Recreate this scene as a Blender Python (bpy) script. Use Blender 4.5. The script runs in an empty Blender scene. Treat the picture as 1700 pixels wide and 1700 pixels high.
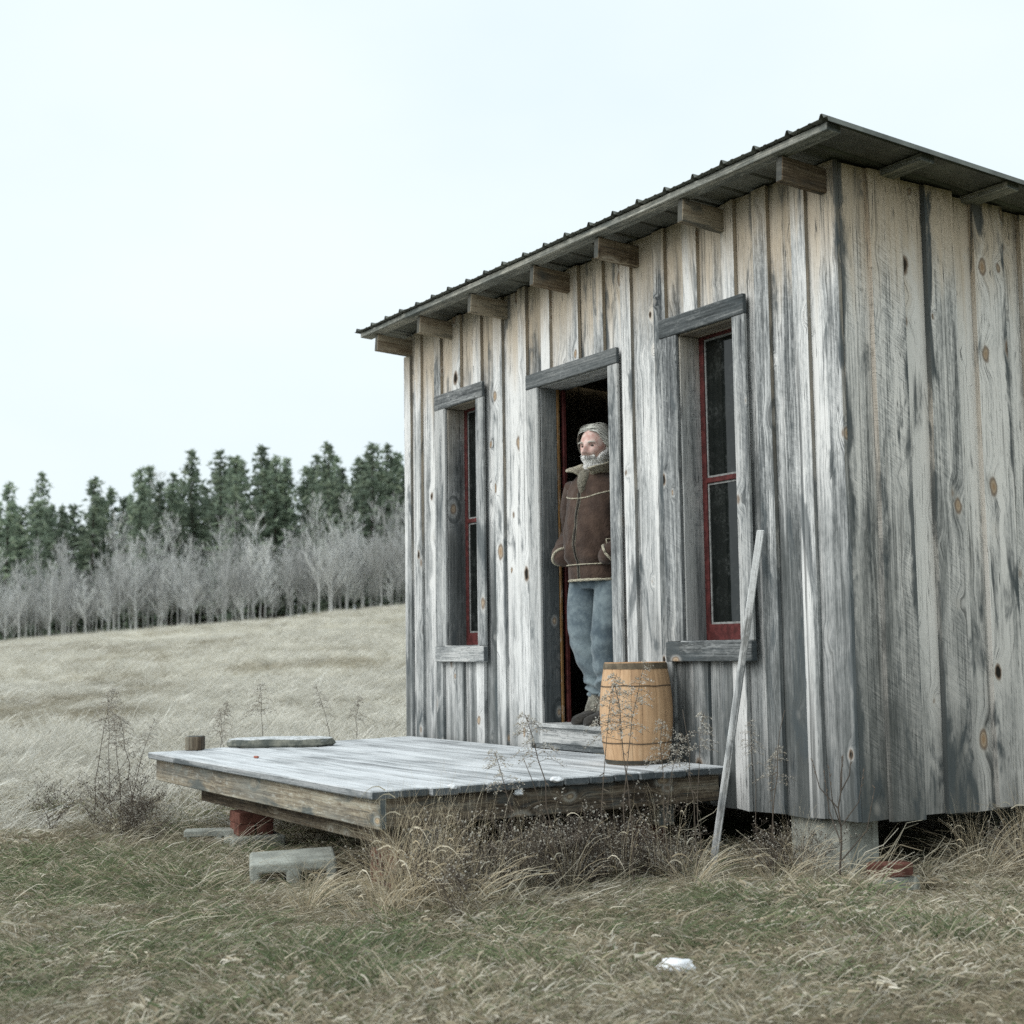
import bpy, bmesh, math, random
import numpy as np
from mathutils import Vector, Matrix, noise as mnoise

R = math.radians
random.seed(7)
rng = np.random.default_rng(7)
sc = bpy.context.scene
COL = sc.collection

# ------------------------------------------------------------------ camera
CAM = Vector((9.1774, -4.7429, 0.4689))
YAW, PITCH, ROLL = 1.02002, 0.09658, -0.01430
fw = Vector((-math.sin(YAW) * math.cos(PITCH), math.cos(YAW) * math.cos(PITCH), math.sin(PITCH)))
rt = fw.cross(Vector((0, 0, 1))).normalized()
up = rt.cross(fw)
rt, up = (math.cos(ROLL) * rt + math.sin(ROLL) * up), (-math.sin(ROLL) * rt + math.cos(ROLL) * up)
cam_d = bpy.data.cameras.new('camera')
cam = bpy.data.objects.new('camera', cam_d)
COL.objects.link(cam)
M = Matrix((rt, up, -fw)).transposed().to_4x4()
M.translation = CAM
cam.matrix_world = M
cam_d.sensor_width = 57.6
cam_d.sensor_fit = 'HORIZONTAL'
cam_d.lens = 80.0
cam_d.clip_start = 0.05
cam_d.clip_end = 3000
cam_d.dof.use_dof = True
cam_d.dof.focus_distance = 7.4
cam_d.dof.aperture_fstop = 5.0
sc.camera = cam

# ------------------------------------------------------------------ sky, sun, exposure
SUN_EL, SUN_AZ = R(36), R(184)          # compass direction the light comes from (front of the cabin)
w = bpy.data.worlds.new('World')
sc.world = w
w.use_nodes = True
nt = w.node_tree
nt.nodes.clear()
out = nt.nodes.new('ShaderNodeOutputWorld')
sky = nt.nodes.new('ShaderNodeTexSky')
sky.sky_type = 'NISHITA'
sky.sun_disc = False
sky.sun_elevation = SUN_EL
sky.sun_rotation = SUN_AZ
sky.dust_density = 6.0
bg1 = nt.nodes.new('ShaderNodeBackground')
bg1.inputs['Strength'].default_value = 0.10
nt.links.new(sky.outputs[0], bg1.inputs[0])
# the overcast layer: an even pale cloud deck with very soft structure
tcw = nt.nodes.new('ShaderNodeTexCoord')
mpw = nt.nodes.new('ShaderNodeMapping')
mpw.inputs['Scale'].default_value = (1.0, 1.0, 2.2)
nzw = nt.nodes.new('ShaderNodeTexNoise')
nzw.inputs['Scale'].default_value = 2.3
nzw.inputs['Detail'].default_value = 4
nzw.inputs['Roughness'].default_value = 0.5
rmw = nt.nodes.new('ShaderNodeValToRGB')
rmw.color_ramp.elements[0].position = 0.3
rmw.color_ramp.elements[0].color = (0.80, 0.915, 0.975, 1)
rmw.color_ramp.elements[1].position = 0.62
rmw.color_ramp.elements[1].color = (0.885, 0.975, 1.0, 1)
nt.links.new(tcw.outputs['Generated'], mpw.inputs[0])
nt.links.new(mpw.outputs[0], nzw.inputs['Vector'])
nt.links.new(nzw.outputs['Fac'], rmw.inputs[0])
bg2 = nt.nodes.new('ShaderNodeBackground')
bg2.inputs['Strength'].default_value = 0.85
nt.links.new(rmw.outputs[0], bg2.inputs[0])
mxw = nt.nodes.new('ShaderNodeMixShader')
mxw.inputs[0].default_value = 0.93
nt.links.new(bg1.outputs[0], mxw.inputs[1])
nt.links.new(bg2.outputs[0], mxw.inputs[2])
nt.links.new(mxw.outputs[0], out.inputs[0])

sun_d = bpy.data.lights.new('sun', 'SUN')
sun_d.energy = 1.5
sun_d.angle = R(50)
sun_d.color = (1.0, 0.995, 0.985)
sun = bpy.data.objects.new('sun', sun_d)
COL.objects.link(sun)
sdir = Vector((math.sin(SUN_AZ) * math.cos(SUN_EL), math.cos(SUN_AZ) * math.cos(SUN_EL), math.sin(SUN_EL)))
sun.rotation_euler = sdir.to_track_quat('Z', 'Y').to_euler()
sun.location = (0, -20, 20)

sc.view_settings.view_transform = 'Standard'
sc.view_settings.look = 'None'
sc.view_settings.exposure = 0.38
sc.view_settings.gamma = 1.0
sc.view_settings.use_curve_mapping = False
sc.cycles.use_denoising = False
sc.cycles.max_bounces = 4
sc.cycles.diffuse_bounces = 2
sc.cycles.volume_bounces = 1
sc.cycles.caustics_reflective = False
sc.cycles.caustics_refractive = False
sc.cycles.use_adaptive_sampling = True
sc.cycles.adaptive_threshold = 0.01
sc.cycles.transparent_max_bounces = 12

# ------------------------------------------------------------------ node helper
class G:
    def __init__(s, name):
        s.m = bpy.data.materials.new(name)
        s.m.use_nodes = True
        s.t = s.m.node_tree
        s.t.nodes.clear()
        s.o = s.t.nodes.new('ShaderNodeOutputMaterial')
    def n(s, typ, **kw):
        nd = s.t.nodes.new(typ)
        for k, v in kw.items():
            setattr(nd, k, v)
        return nd
    def put(s, sock, v):
        if isinstance(v, bpy.types.NodeSocket):
            s.t.links.new(v, sock)
        elif v is not None:
            try:
                sock.default_value = v
            except Exception:
                sock.default_value = (*v, 1.0)
    def math(s, op, a, b=None, c=None, clamp=False):
        nd = s.n('ShaderNodeMath', operation=op)
        nd.use_clamp = clamp
        s.put(nd.inputs[0], a); s.put(nd.inputs[1], b)
        if c is not None: s.put(nd.inputs[2], c)
        return nd.outputs[0]
    def vec(s, x, y, z):
        nd = s.n('ShaderNodeCombineXYZ')
        s.put(nd.inputs[0], x); s.put(nd.inputs[1], y); s.put(nd.inputs[2], z)
        return nd.outputs[0]
    def sep(s, v):
        nd = s.n('ShaderNodeSeparateXYZ'); s.put(nd.inputs[0], v)
        return nd.outputs
    def noise(s, v, scale=1.0, detail=3, rough=0.55, dist=0.0):
        nd = s.n('ShaderNodeTexNoise')
        s.put(nd.inputs['Vector'], v)
        nd.inputs['Scale'].default_value = scale
        nd.inputs['Detail'].default_value = detail
        nd.inputs['Roughness'].default_value = rough
        nd.inputs['Distortion'].default_value = dist
        return nd.outputs['Fac']
    def rng(s, v, a, b, c=0.0, d=1.0, smooth=True):
        nd = s.n('ShaderNodeMapRange')
        nd.interpolation_type = 'SMOOTHSTEP' if smooth else 'LINEAR'
        s.put(nd.inputs[0], v); s.put(nd.inputs[1], a); s.put(nd.inputs[2], b); s.put(nd.inputs[3], c); s.put(nd.inputs[4], d)
        return nd.outputs[0]
    def ramp(s, v, stops):
        nd = s.n('ShaderNodeValToRGB')
        cr = nd.color_ramp
        while len(cr.elements) < len(stops): cr.elements.new(0.5)
        for e, (p, c) in zip(cr.elements, stops):
            e.position = p; e.color = (*c, 1)
        s.put(nd.inputs[0], v)
        return nd.outputs[0]
    def mix(s, f, a, b, mode='MIX'):
        nd = s.n('ShaderNodeMix', data_type='RGBA', blend_type=mode)
        s.put(nd.inputs[0], f); s.put(nd.inputs[6], a); s.put(nd.inputs[7], b)
        return nd.outputs[2]
    def bump(s, h, strength=0.3, dist=0.01):
        nd = s.n('ShaderNodeBump')
        nd.inputs['Strength'].default_value = strength
        nd.inputs['Distance'].default_value = dist
        s.put(nd.inputs['Height'], h)
        return nd.outputs[0]
    def bsdf(s, col, rough=0.8, spec=0.2, normal=None, metal=0.0, **kw):
        nd = s.n('ShaderNodeBsdfPrincipled')
        s.put(nd.inputs['Base Color'], col)
        s.put(nd.inputs['Roughness'], rough)
        nd.inputs['Specular IOR Level'].default_value = spec
        nd.inputs['Metallic'].default_value = metal
        if normal is not None: s.put(nd.inputs['Normal'], normal)
        for k, v in kw.items(): s.put(nd.inputs[k.replace('_', ' ')], v)
        s.t.links.new(nd.outputs[0], s.o.inputs[0])
        return nd
    def pos(s): return s.n('ShaderNodeNewGeometry').outputs['Position']
    def obj(s): return s.n('ShaderNodeTexCoord').outputs['Object']
    def rand(s): return s.n('ShaderNodeObjectInfo').outputs['Random']
    def attr(s, name, out='Fac', typ='GEOMETRY'):
        nd = s.n('ShaderNodeAttribute'); nd.attribute_name = name; nd.attribute_type = typ
        return nd.outputs[out]

def wood(name, stops, tan=(0.68, 0.555, 0.40), tan_from=None, tan_to=None, stain=None, knots=True, edge_tan=0.0,
         frost=None, saw=0.05, bumps=0.35, stain_col=(0.092, 0.100, 0.098), tint=None, bleach=0.28, smudge=0.75, edge=0.0):
    g = G(name)
    o = g.sep(g.obj()); r = g.rand()
    px = g.math('ADD', o[0], g.math('MULTIPLY', r, 17.3))
    py = g.math('ADD', o[1], g.math('MULTIPLY', r, 9.1))
    pz = g.math('ADD', o[2], g.math('MULTIPLY', r, 61.7))
    wz = g.sep(g.pos())[2]
    # knots: elongated cells, only some of them hold one
    if knots:
        kn1 = g.noise(g.vec(px, py, pz), 14, 2, 0.5)
        kx = g.math('MULTIPLY_ADD', kn1, 0.035, px)
        vk = g.n('ShaderNodeTexVoronoi'); vk.feature = 'F1'
        g.put(vk.inputs['Vector'], g.vec(g.math('MULTIPLY', kx, 6.0), g.math('MULTIPLY_ADD', py, 6.0, g.math('MULTIPLY', r, 40)), g.math('MULTIPLY', pz, 3.7)))
        vk.inputs['Scale'].default_value = 1.0
        ck = g.n('ShaderNodeSeparateColor'); g.put(ck.inputs[0], vk.outputs['Color'])
        thr = g.math('MULTIPLY_ADD', g.math('POWER', ck.outputs[0], 1.8), 0.10, 0.055)
        on = g.math('GREATER_THAN', ck.outputs[1], 0.25)
        kd = g.math('DIVIDE', vk.outputs['Distance'], thr)
        kmask = g.math('MULTIPLY', g.rng(kd, 1.15, 0.85), on)
        kcore = g.math('MULTIPLY', g.rng(kd, 0.9, 0.3), on)
        kring = g.math('MULTIPLY', g.math('MULTIPLY', g.rng(kd, 0.7, 1.0), g.rng(kd, 1.5, 1.1)), on)
        halo = g.math('MULTIPLY', g.rng(kd, 2.3, 1.0), on)
        defl = g.math('MULTIPLY', g.rng(kd, 4.5, 0.6), on)
        gx = g.math('ADD', px, g.math('MULTIPLY', defl, 0.045))
    else:
        gx = px
    g0 = g.noise(g.vec(g.math('MULTIPLY', gx, 11), g.math('MULTIPLY', py, 11), g.math('MULTIPLY', pz, 0.5)), 1, 3, 0.55, 0.2)
    g1 = g.noise(g.vec(g.math('MULTIPLY', gx, 95), g.math('MULTIPLY', py, 95), g.math('MULTIPLY', pz, 2.0)), 1, 5, 0.65, 0.15)
    g2 = g.noise(g.vec(g.math('MULTIPLY', gx, 260), g.math('MULTIPLY', py, 260), g.math('MULTIPLY', pz, 7)), 1, 3, 0.7)
    patch = g.noise(g.vec(g.math('MULTIPLY', px, 3.0), g.math('MULTIPLY', py, 3.0), g.math('MULTIPLY', pz, 1.1)), 1, 5, 0.65, 0.4)
    speck = g.noise(g.vec(g.math('MULTIPLY', px, 90), g.math('MULTIPLY', py, 90), g.math('MULTIPLY', pz, 30)), 1, 3, 0.7)
    dia = g.math('ADD', pz, g.math('MULTIPLY', px, g.math('MULTIPLY_ADD', r, 0.7, 0.3)))
    swn = g.noise(g.vec(g.math('MULTIPLY', dia, 260), g.math('MULTIPLY', px, 12), g.math('MULTIPLY', r, 30)), 1, 2, 0.6)
    sw = g.math('MULTIPLY', g.math('SUBTRACT', swn, 0.5), g.math('MULTIPLY', g.rng(patch, 0.36, 0.60), saw * 3.2))
    f = g.math('MULTIPLY', g0, 0.42)
    f = g.math('MULTIPLY_ADD', g1, 0.36, f)
    f = g.math('MULTIPLY_ADD', g2, 0.16, f)
    f = g.math('MULTIPLY_ADD', patch, 0.30, f)
    f = g.math('MULTIPLY_ADD', speck, 0.14, f)
    f = g.math('ADD', f, sw)
    f = g.math('ADD', f, g.math('MULTIPLY_ADD', r, 0.17, -0.275))
    f = g.math('MULTIPLY_ADD', f, 2.3, -0.66)
    col = g.ramp(f, stops)
    blc = g.noise(g.vec(g.math('MULTIPLY', px, 42), g.math('MULTIPLY', py, 42), g.math('MULTIPLY', pz, 12)), 1, 4, 0.75)
    col = g.mix(g.rng(blc, 0.52, 0.68, 0.0, bleach), col, (0.80, 0.81, 0.80))
    if tan_from is not None:
        tz = g.math('ADD', wz, g.math('MULTIPLY_ADD', g0, 0.9, g.math('MULTIPLY_ADD', patch, 0.5, -0.70)))
        tm = g.rng(tz, tan_from, tan_to, 0.0, 0.80)
        tc_ = g.mix(g.math('MULTIPLY', g1, 0.6), tan, tuple(c * 0.5 for c in tan))
        col = g.mix(tm, col, tc_)
    if edge_tan:
        nn = g.sep(g.n('ShaderNodeTexCoord').outputs['Normal'])
        em = g.math('MULTIPLY', g.rng(g.math('ABSOLUTE', nn[0]), 0.6, 0.9), g.rng(g.math('ADD', wz, g.math('MULTIPLY_ADD', patch, 1.4, -0.7)), 0.6, 1.7, 0.0, edge_tan))
        col = g.mix(em, col, tuple(c * 0.55 for c in tan))
    if stain is not None:
        z0, z1, amt = stain
        sz = g.math('ADD', wz, g.math('MULTIPLY_ADD', patch, 2.6, -1.30))
        sz = g.math('ADD', sz, g.math('MULTIPLY_ADD', g0, 1.8, -0.9))
        sz = g.math('ADD', sz, g.math('MULTIPLY_ADD', r, 1.3, -0.65))
        sm = g.rng(sz, z0, z1, amt, 0.0)
        dk = g.mix(g1, tuple(c * 0.55 for c in stain_col), tuple(c * 1.5 for c in stain_col))
        col = g.mix(sm, col, dk)
        # narrow black run marks
        run = g.noise(g.vec(g.math('MULTIPLY', gx, 26), py, g.math('MULTIPLY', pz, 0.55)), 1, 4, 0.6)
        col = g.mix(g.rng(run, 0.58, 0.70, 0.0, 0.7), col, tuple(c * 0.6 for c in stain_col))
    # soft smudges of mildew and short black checks along the grain
    smu = g.noise(g.vec(g.math('MULTIPLY', px, 7.5), g.math('MULTIPLY', py, 7.5), g.math('MULTIPLY', pz, 1.9)), 1, 5, 0.6, 0.6)
    col = g.mix(g.rng(smu, 0.55, 0.67, 0.0, smudge), col, (0.075, 0.09, 0.097))
    crk = g.noise(g.vec(g.math('MULTIPLY', gx, 75), g.math('MULTIPLY', py, 75), g.math('MULTIPLY', pz, 1.1)), 1, 2, 0.5)
    crk = g.math('MULTIPLY', g.rng(g.math('ABSOLUTE', g.math('SUBTRACT', crk, 0.5)), 0.016, 0.006), g.rng(patch, 0.38, 0.58, 0.15, 0.8))
    col = g.mix(crk, col, (0.05, 0.056, 0.058))
    chk = g.noise(g.vec(g.math('MULTIPLY', gx, 150), g.math('MULTIPLY', py, 150), g.math('MULTIPLY', pz, 10)), 1, 2, 0.5)
    chk = g.math('MULTIPLY', g.rng(chk, 0.66, 0.74), g.rng(g0, 0.40, 0.60, 0.9, 0.25))
    col = g.mix(chk, col, (0.045, 0.05, 0.05))
    if edge:  # dark board edge: black stain plus gap shade put into the colour
        ex = g.attr('ex')
        sg = g.math('MULTIPLY_ADD', g.math('GREATER_THAN', g.math('FRACT', g.math('MULTIPLY', r, 7.31)), 0.45), 2.0, -1.0)
        ev = g.math('ADD', g.math('MULTIPLY', ex, sg), g.math('MULTIPLY_ADD', smu, 2.2, -1.1))
        ev = g.math('ADD', ev, g.math('MULTIPLY_ADD', g0, 1.2, -0.6))
        col = g.mix(g.rng(ev, 0.74, 1.08, 0.0, edge), col, g.mix(g1, (0.035, 0.043, 0.047), (0.13, 0.15, 0.157)))
    if knots:
        kc = g.mix(kcore, (0.47, 0.385, 0.29), (0.36, 0.25, 0.16))
        kc = g.mix(g.rng(ck.outputs[2], 0.25, 0.15), kc, (0.02, 0.018, 0.015))
        col = g.mix(g.math('MULTIPLY', halo, 0.5), col, (0.66, 0.64, 0.60))
        col = g.mix(kmask, col, kc)
        col = g.mix(g.math('MULTIPLY', kring, 0.75), col, (0.17, 0.115, 0.075))
    ez = g.sep(g.n('ShaderNodeTexCoord').outputs['Normal'])[2]
    col = g.mix(g.rng(g.math('ABSOLUTE', ez), 0.75, 0.9, 0.0, 0.85), col, g.mix(g1, (0.035, 0.042, 0.046), (0.12, 0.14, 0.15)))
    if tint is not None:
        col = g.mix(1.0, col, tint, 'MULTIPLY')
    if frost is not None:
        nz = g.sep(g.n('ShaderNodeNewGeometry').outputs['Normal'])[2]
        wp = g.sep(g.pos())
        fr = g.noise(g.vec(g.math('MULTIPLY', wp[0], 0.8), g.math('MULTIPLY', wp[1], 14), 0.0), 1, 5, 0.7, 0.5)
        fr2 = g.noise(g.vec(g.math('MULTIPLY', wp[0], 2.0), g.math('MULTIPLY', wp[1], 3.0), 3.0), 1, 3, 0.5)
        fr3 = g.noise(g.vec(g.math('MULTIPLY', wp[0], 120), g.math('MULTIPLY', wp[1], 120), 3.0), 1, 2, 0.6)
        ff = g.math('MULTIPLY_ADD', fr2, 0.6, g.math('MULTIPLY_ADD', fr3, 0.35, g.math('MULTIPLY', fr, 1.0)))
        fm = g.math('MULTIPLY', g.rng(ff, 0.66, 1.16, 0.0, frost), g.rng(nz, 0.5, 0.9))
        col = g.mix(fm, col, (0.84, 0.87, 0.89))
    h = g.math('MULTIPLY_ADD', g1, 0.7, g.math('MULTIPLY', g2, 0.4))
    h = g.math('MULTIPLY_ADD', sw, 2.0, h)
    g.bsdf(col, 0.88, 0.15, g.bump(h, bumps, 0.006))
    return g.m

GREY = [(0.08, (0.045, 0.052, 0.056)), (0.26, (0.228, 0.238, 0.238)), (0.40, (0.50, 0.51, 0.505)), (0.58, (0.82, 0.815, 0.795))]
DARKG = [(0.10, (0.028, 0.032, 0.033)), (0.36, (0.095, 0.105, 0.108)), (0.55, (0.18, 0.19, 0.19)), (0.78, (0.34, 0.34, 0.33))]
BROWN = [(0.16, (0.045, 0.034, 0.026)), (0.36, (0.15, 0.115, 0.085)), (0.52, (0.27, 0.225, 0.175)), (0.70, (0.40, 0.36, 0.30))]
MIDG = [(0.16, (0.05, 0.055, 0.058)), (0.34, (0.20, 0.21, 0.213)), (0.48, (0.36, 0.37, 0.365)), (0.66, (0.55, 0.55, 0.535))]

M_board = wood('weathered_board', GREY, tan_from=2.05, tan_to=2.60, stain=(-1.0, 1.7, 0.97), edge_tan=0.55, saw=0.025, edge=0.75)
M_side = wood('weathered_side_board', GREY, tan_from=2.02, tan_to=2.62, stain=(-1.0, 1.6, 0.96), edge_tan=0.45, saw=0.13, edge=0.9, bleach=0.4, smudge=0.9, tint=(1.05, 1.0, 0.945))
M_batten = wood('weathered_batten', GREY, tan_from=2.25, tan_to=2.75, stain=(-1.1, 1.4, 0.95), edge_tan=0.85, saw=0.025, edge=0.5)
M_trim = wood('weathered_trim', MIDG, stain=(-1.2, 0.9, 0.6), bumps=0.3)
M_trim_dark = wood('weathered_head_trim', DARKG, bleach=0.12)
M_jamb = wood('jamb_wood', MIDG, tan_from=1.7, tan_to=2.4, stain=(-0.4, 1.8, 0.8))
M_jamb_dark = wood('door_jamb_wood', DARKG, stain=(0.0, 2.6, 0.85), stain_col=(0.05, 0.06, 0.065), bleach=0.08)
M_rafter = wood('rafter_wood', BROWN, bumps=0.3, tint=(0.95, 0.90, 0.80), bleach=0.08)
M_purlin = wood('purlin_wood', DARKG, knots=False, tint=(1.5, 1.45, 1.3), bleach=0.2)
M_beam = wood('beam_wood', BROWN, tint=(0.9, 0.92, 0.88), bleach=0.08)
M_rim = wood('rim_wood', BROWN, tint=(1.25, 1.3, 1.25), stain=(-1.2, -0.1, 0.55), stain_col=(0.26, 0.27, 0.26), bleach=0.25)
M_deck = wood('deck_wood', [(0.16, (0.06, 0.065, 0.07)), (0.36, (0.17, 0.185, 0.19)), (0.52, (0.28, 0.295, 0.30)), (0.70, (0.40, 0.41, 0.415))], frost=0.82, knots=False, bleach=0.15)
M_inside = wood('inside_wood', BROWN, bleach=0.0)
M_lath = wood('painted_lath_wood', [(0.12, (0.20, 0.20, 0.19)), (0.26, (0.55, 0.55, 0.54)), (0.45, (0.72, 0.73, 0.72)), (0.7, (0.82, 0.83, 0.82))], knots=False)

def simple(name, col, rough=0.8, spec=0.2, var=0.25, scale=8.0, detail=4, bump=0.0, bscale=None, col2=None, metal=0.0, **kw):
    g = G(name)
    p = g.obj(); r = g.rand()
    nd = g.n('ShaderNodeVectorMath', operation='ADD'); g.put(nd.inputs[0], p); g.put(nd.inputs[1], g.vec(g.math('MULTIPLY', r, 13), g.math('MULTIPLY', r, 7), g.math('MULTIPLY', r, 29)))
    n = g.noise(nd.outputs[0], scale, detail, 0.6)
    c2 = col2 or tuple(c * (1 - var) for c in col)
    c = g.mix(g.rng(n, 0.35, 0.65), col, c2)
    nm = None
    if bump:
        nm = g.bump(g.noise(nd.outputs[0], bscale or scale * 6, 4, 0.65), bump, 0.01)
    g.bsdf(c, rough, spec, nm, metal, **kw)
    return g.m

M_red = simple('red_paint', (0.118, 0.030, 0.028), 0.65, 0.25, 0.5, 26, bump=0.15)
M_putty = simple('putty', (0.30, 0.31, 0.30), 0.8, 0.2, 0.4, 40)
M_metal = simple('roof_metal', (0.20, 0.21, 0.185), 0.55, 0.4, 0.45, 5, metal=0.3)
M_concrete = simple('concrete', (0.40, 0.415, 0.37), 0.9, 0.15, 0.35, 9, 6, bump=0.5, bscale=90)
M_brick = simple('brick_clay', (0.19, 0.085, 0.065), 0.9, 0.15, 0.5, 14, 5, bump=0.4, bscale=70)
M_stone = simple('slate', (0.17, 0.18, 0.165), 0.9, 0.2, 0.5, 14, 6, bump=0.6, bscale=30)
M_snow = simple('snow', (0.86, 0.88, 0.90), 0.7, 0.3, 0.08, 30, bump=0.4)
M_chip = simple('clay_chip', (0.38, 0.14, 0.10), 0.9)
M_wire = simple('rusty_wire', (0.11, 0.08, 0.055), 0.8, 0.3, 0.4, 60)
M_hoop = simple('hoop_band', (0.17, 0.135, 0.09), 0.75, 0.3, 0.5, 18)
M_hoop_d = simple('hoop_band_dark', (0.075, 0.070, 0.055), 0.75, 0.3, 0.4, 18)
M_bark = simple('bark', (0.17, 0.165, 0.15), 0.95, 0.1, 0.4, 3)
M_pinebark = simple('pine_bark', (0.07, 0.06, 0.05), 0.95, 0.1, 0.4, 3)
M_nail = simple('nail_rust', (0.04, 0.035, 0.03), 0.7)

gg = G('stave_oak')
o_ = gg.sep(gg.obj()); rr = gg.rand()
gz_ = gg.noise(gg.vec(gg.math('MULTIPLY_ADD', o_[0], 55, gg.math('MULTIPLY', rr, 50)), gg.math('MULTIPLY', o_[1], 55), gg.math('MULTIPLY', o_[2], 3)), 1, 4, 0.6, 0.3)
gp_ = gg.noise(gg.vec(gg.math('MULTIPLY_ADD', o_[0], 6, gg.math('MULTIPLY', rr, 20)), gg.math('MULTIPLY', o_[1], 6), gg.math('MULTIPLY', o_[2], 5)), 1, 4, 0.6)
c_ = gg.ramp(gg.math('ADD', gg.math('MULTIPLY', gz_, 0.5), gg.math('MULTIPLY_ADD', gp_, 0.5, gg.math('MULTIPLY_ADD', rr, 0.16, -0.08))), [(0.28, (0.34, 0.21, 0.12)), (0.5, (0.54, 0.345, 0.195)), (0.72, (0.64, 0.45, 0.285))])
gg.bsdf(c_, 0.6, 0.25, gg.bump(gz_, 0.15, 0.003))
M_stave = gg.m

gg = G('window_glass')  # opaque near-black base stands in for the unlit room behind the panes
dn = gg.noise(gg.obj(), 9.0, 5, 0.7); dn2 = gg.noise(gg.obj(), 60.0, 3, 0.6)
dust = gg.math('MULTIPLY', gg.rng(dn, 0.45, 0.72), gg.rng(dn2, 0.35, 0.7))
gg.bsdf(gg.mix(dust, (0.007, 0.009, 0.008), (0.05, 0.055, 0.052)), gg.rng(dust, 0.0, 1.0, 0.05, 0.25), 0.5, gg.bump(gg.noise(gg.obj(), 2.6, 2, 0.5), 0.10, 0.03), IOR=1.5)
M_glass = gg.m

# ------------------------------------------------------------------ object helpers
WM = {}
def link(o, parent=None, world=None):
    COL.objects.link(o)
    world = world or Matrix()
    WM[o.name] = world
    if parent is not None:
        o.parent = parent
        o.matrix_parent_inverse = WM[parent.name].inverted()
    o.matrix_basis = world
    return o
def tag(o, label=None, cat=None, group=None, kind=None):
    if label: o['label'] = label
    if cat: o['category'] = cat
    if group: o['group'] = group
    if kind: o['kind'] = kind
    return o
def empty(name, loc, label=None, cat=None, group=None, rz=0.0):
    o = bpy.data.objects.new(name, None)
    o.empty_display_size = 0.1
    link(o, None, Matrix.Translation(loc) @ Matrix.Rotation(rz, 4, 'Z'))
    return tag(o, label, cat, group)
def mesh(name, v, f, mat, smooth=False):
    me = bpy.data.meshes.new(name)
    me.from_pydata([tuple(map(float, p)) for p in v], [], [tuple(map(int, q)) for q in f])
    if mat: me.materials.append(mat)
    if smooth: me.polygons.foreach_set('use_smooth', [True] * len(me.polygons))
    me.update()
    return me
def obj(name, v, f, mat, parent=None, world=None, smooth=False):
    return link(bpy.data.objects.new(name, mesh(name, v, f, mat, smooth)), parent, world)
def frame(z, x, loc):
    z = Vector(z).normalized(); x = Vector(x); x = (x - z * x.dot(z)).normalized(); y = z.cross(x)
    m = Matrix((x, y, z)).transposed().to_4x4(); m.translation = loc
    return m

def grid_solid(xs, zs, keep, t, jx=0.0, warp=0.0, seed=0, jend=0.0):
    """plate in the local x-z plane with cells left out, y from 0 to t"""
    nx, nz = len(xs), len(zs)
    V = []; idx = {}; F = []
    def vid(i, j, k):
        key = (i, j, k)
        if key not in idx:
            x, z = xs[i], zs[j]
            if jx and i in (0, nx - 1):
                x += jx * (mnoise.noise((i * 3.1 + seed, z * 2.1, seed * 0.7)) + 0.6 * mnoise.noise((i * 5 + seed, z * 6.0, 3.3)))
            if jend and j in (0, nz - 1):
                z += jend * mnoise.noise((seed * 1.3, x * 40, j * 7.7))
            y = k * t
            if warp:
                y += warp * mnoise.noise((seed * 2.3 + x * 3.0, z * 0.9, 1.7))
            idx[key] = len(V); V.append((x, y, z))
        return idx[key]
    K = lambda i, j: 0 <= i < nx - 1 and 0 <= j < nz - 1 and keep(i, j)
    for i in range(nx - 1):
        for j in range(nz - 1):
            if not K(i, j): continue
            F.append((vid(i, j, 0), vid(i + 1, j, 0), vid(i + 1, j + 1, 0), vid(i, j + 1, 0)))
            F.append((vid(i, j, 1), vid(i, j + 1, 1), vid(i + 1, j + 1, 1), vid(i + 1, j, 1)))
            if not K(i - 1, j): F.append((vid(i, j, 0), vid(i, j + 1, 0), vid(i, j + 1, 1), vid(i, j, 1)))
            if not K(i + 1, j): F.append((vid(i + 1, j, 0), vid(i + 1, j, 1), vid(i + 1, j + 1, 1), vid(i + 1, j + 1, 0)))
            if not K(i, j - 1): F.append((vid(i, j, 0), vid(i, j, 1), vid(i + 1, j, 1), vid(i + 1, j, 0)))
            if not K(i, j + 1): F.append((vid(i, j + 1, 0), vid(i + 1, j + 1, 0), vid(i + 1, j + 1, 1), vid(i, j + 1, 1)))
    return V, F
SEED = [0]
def timber(name, w, t, L, mat, parent, world, jx=0.0015, warp=0.002, jend=0.004, seg=0.4, bevel=0.003):
    """w along x (centred), t along y (centred), L along z"""
    SEED[0] += 1
    n = max(1, int(round(L / seg)))
    V, F = grid_solid([-w / 2, w / 2], [L * i / n for i in range(n + 1)], lambda i, j: True, t, jx, warp, SEED[0], jend)
    V = [(x, y - t / 2, z) for x, y, z in V]
    o = obj(name, V, F, mat, parent, world)
    if bevel:
        b = o.modifiers.new('bevel', 'BEVEL'); b.width = bevel; b.segments = 1; b.limit_method = 'ANGLE'; b.angle_limit = R(50)
    return o

def edge_attr(o):
    """-1 .. 1 across the board, for black stain and painted gap shade along its edges"""
    x = np.array([v.co.x for v in o.data.vertices]); a, c = x.min(), x.max()
    at = o.data.attributes.new('ex', 'FLOAT', 'POINT'); at.data.foreach_set('value', (2 * (x - a) / max(c - a, 1e-6) - 1).astype('f'))
    return o

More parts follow.
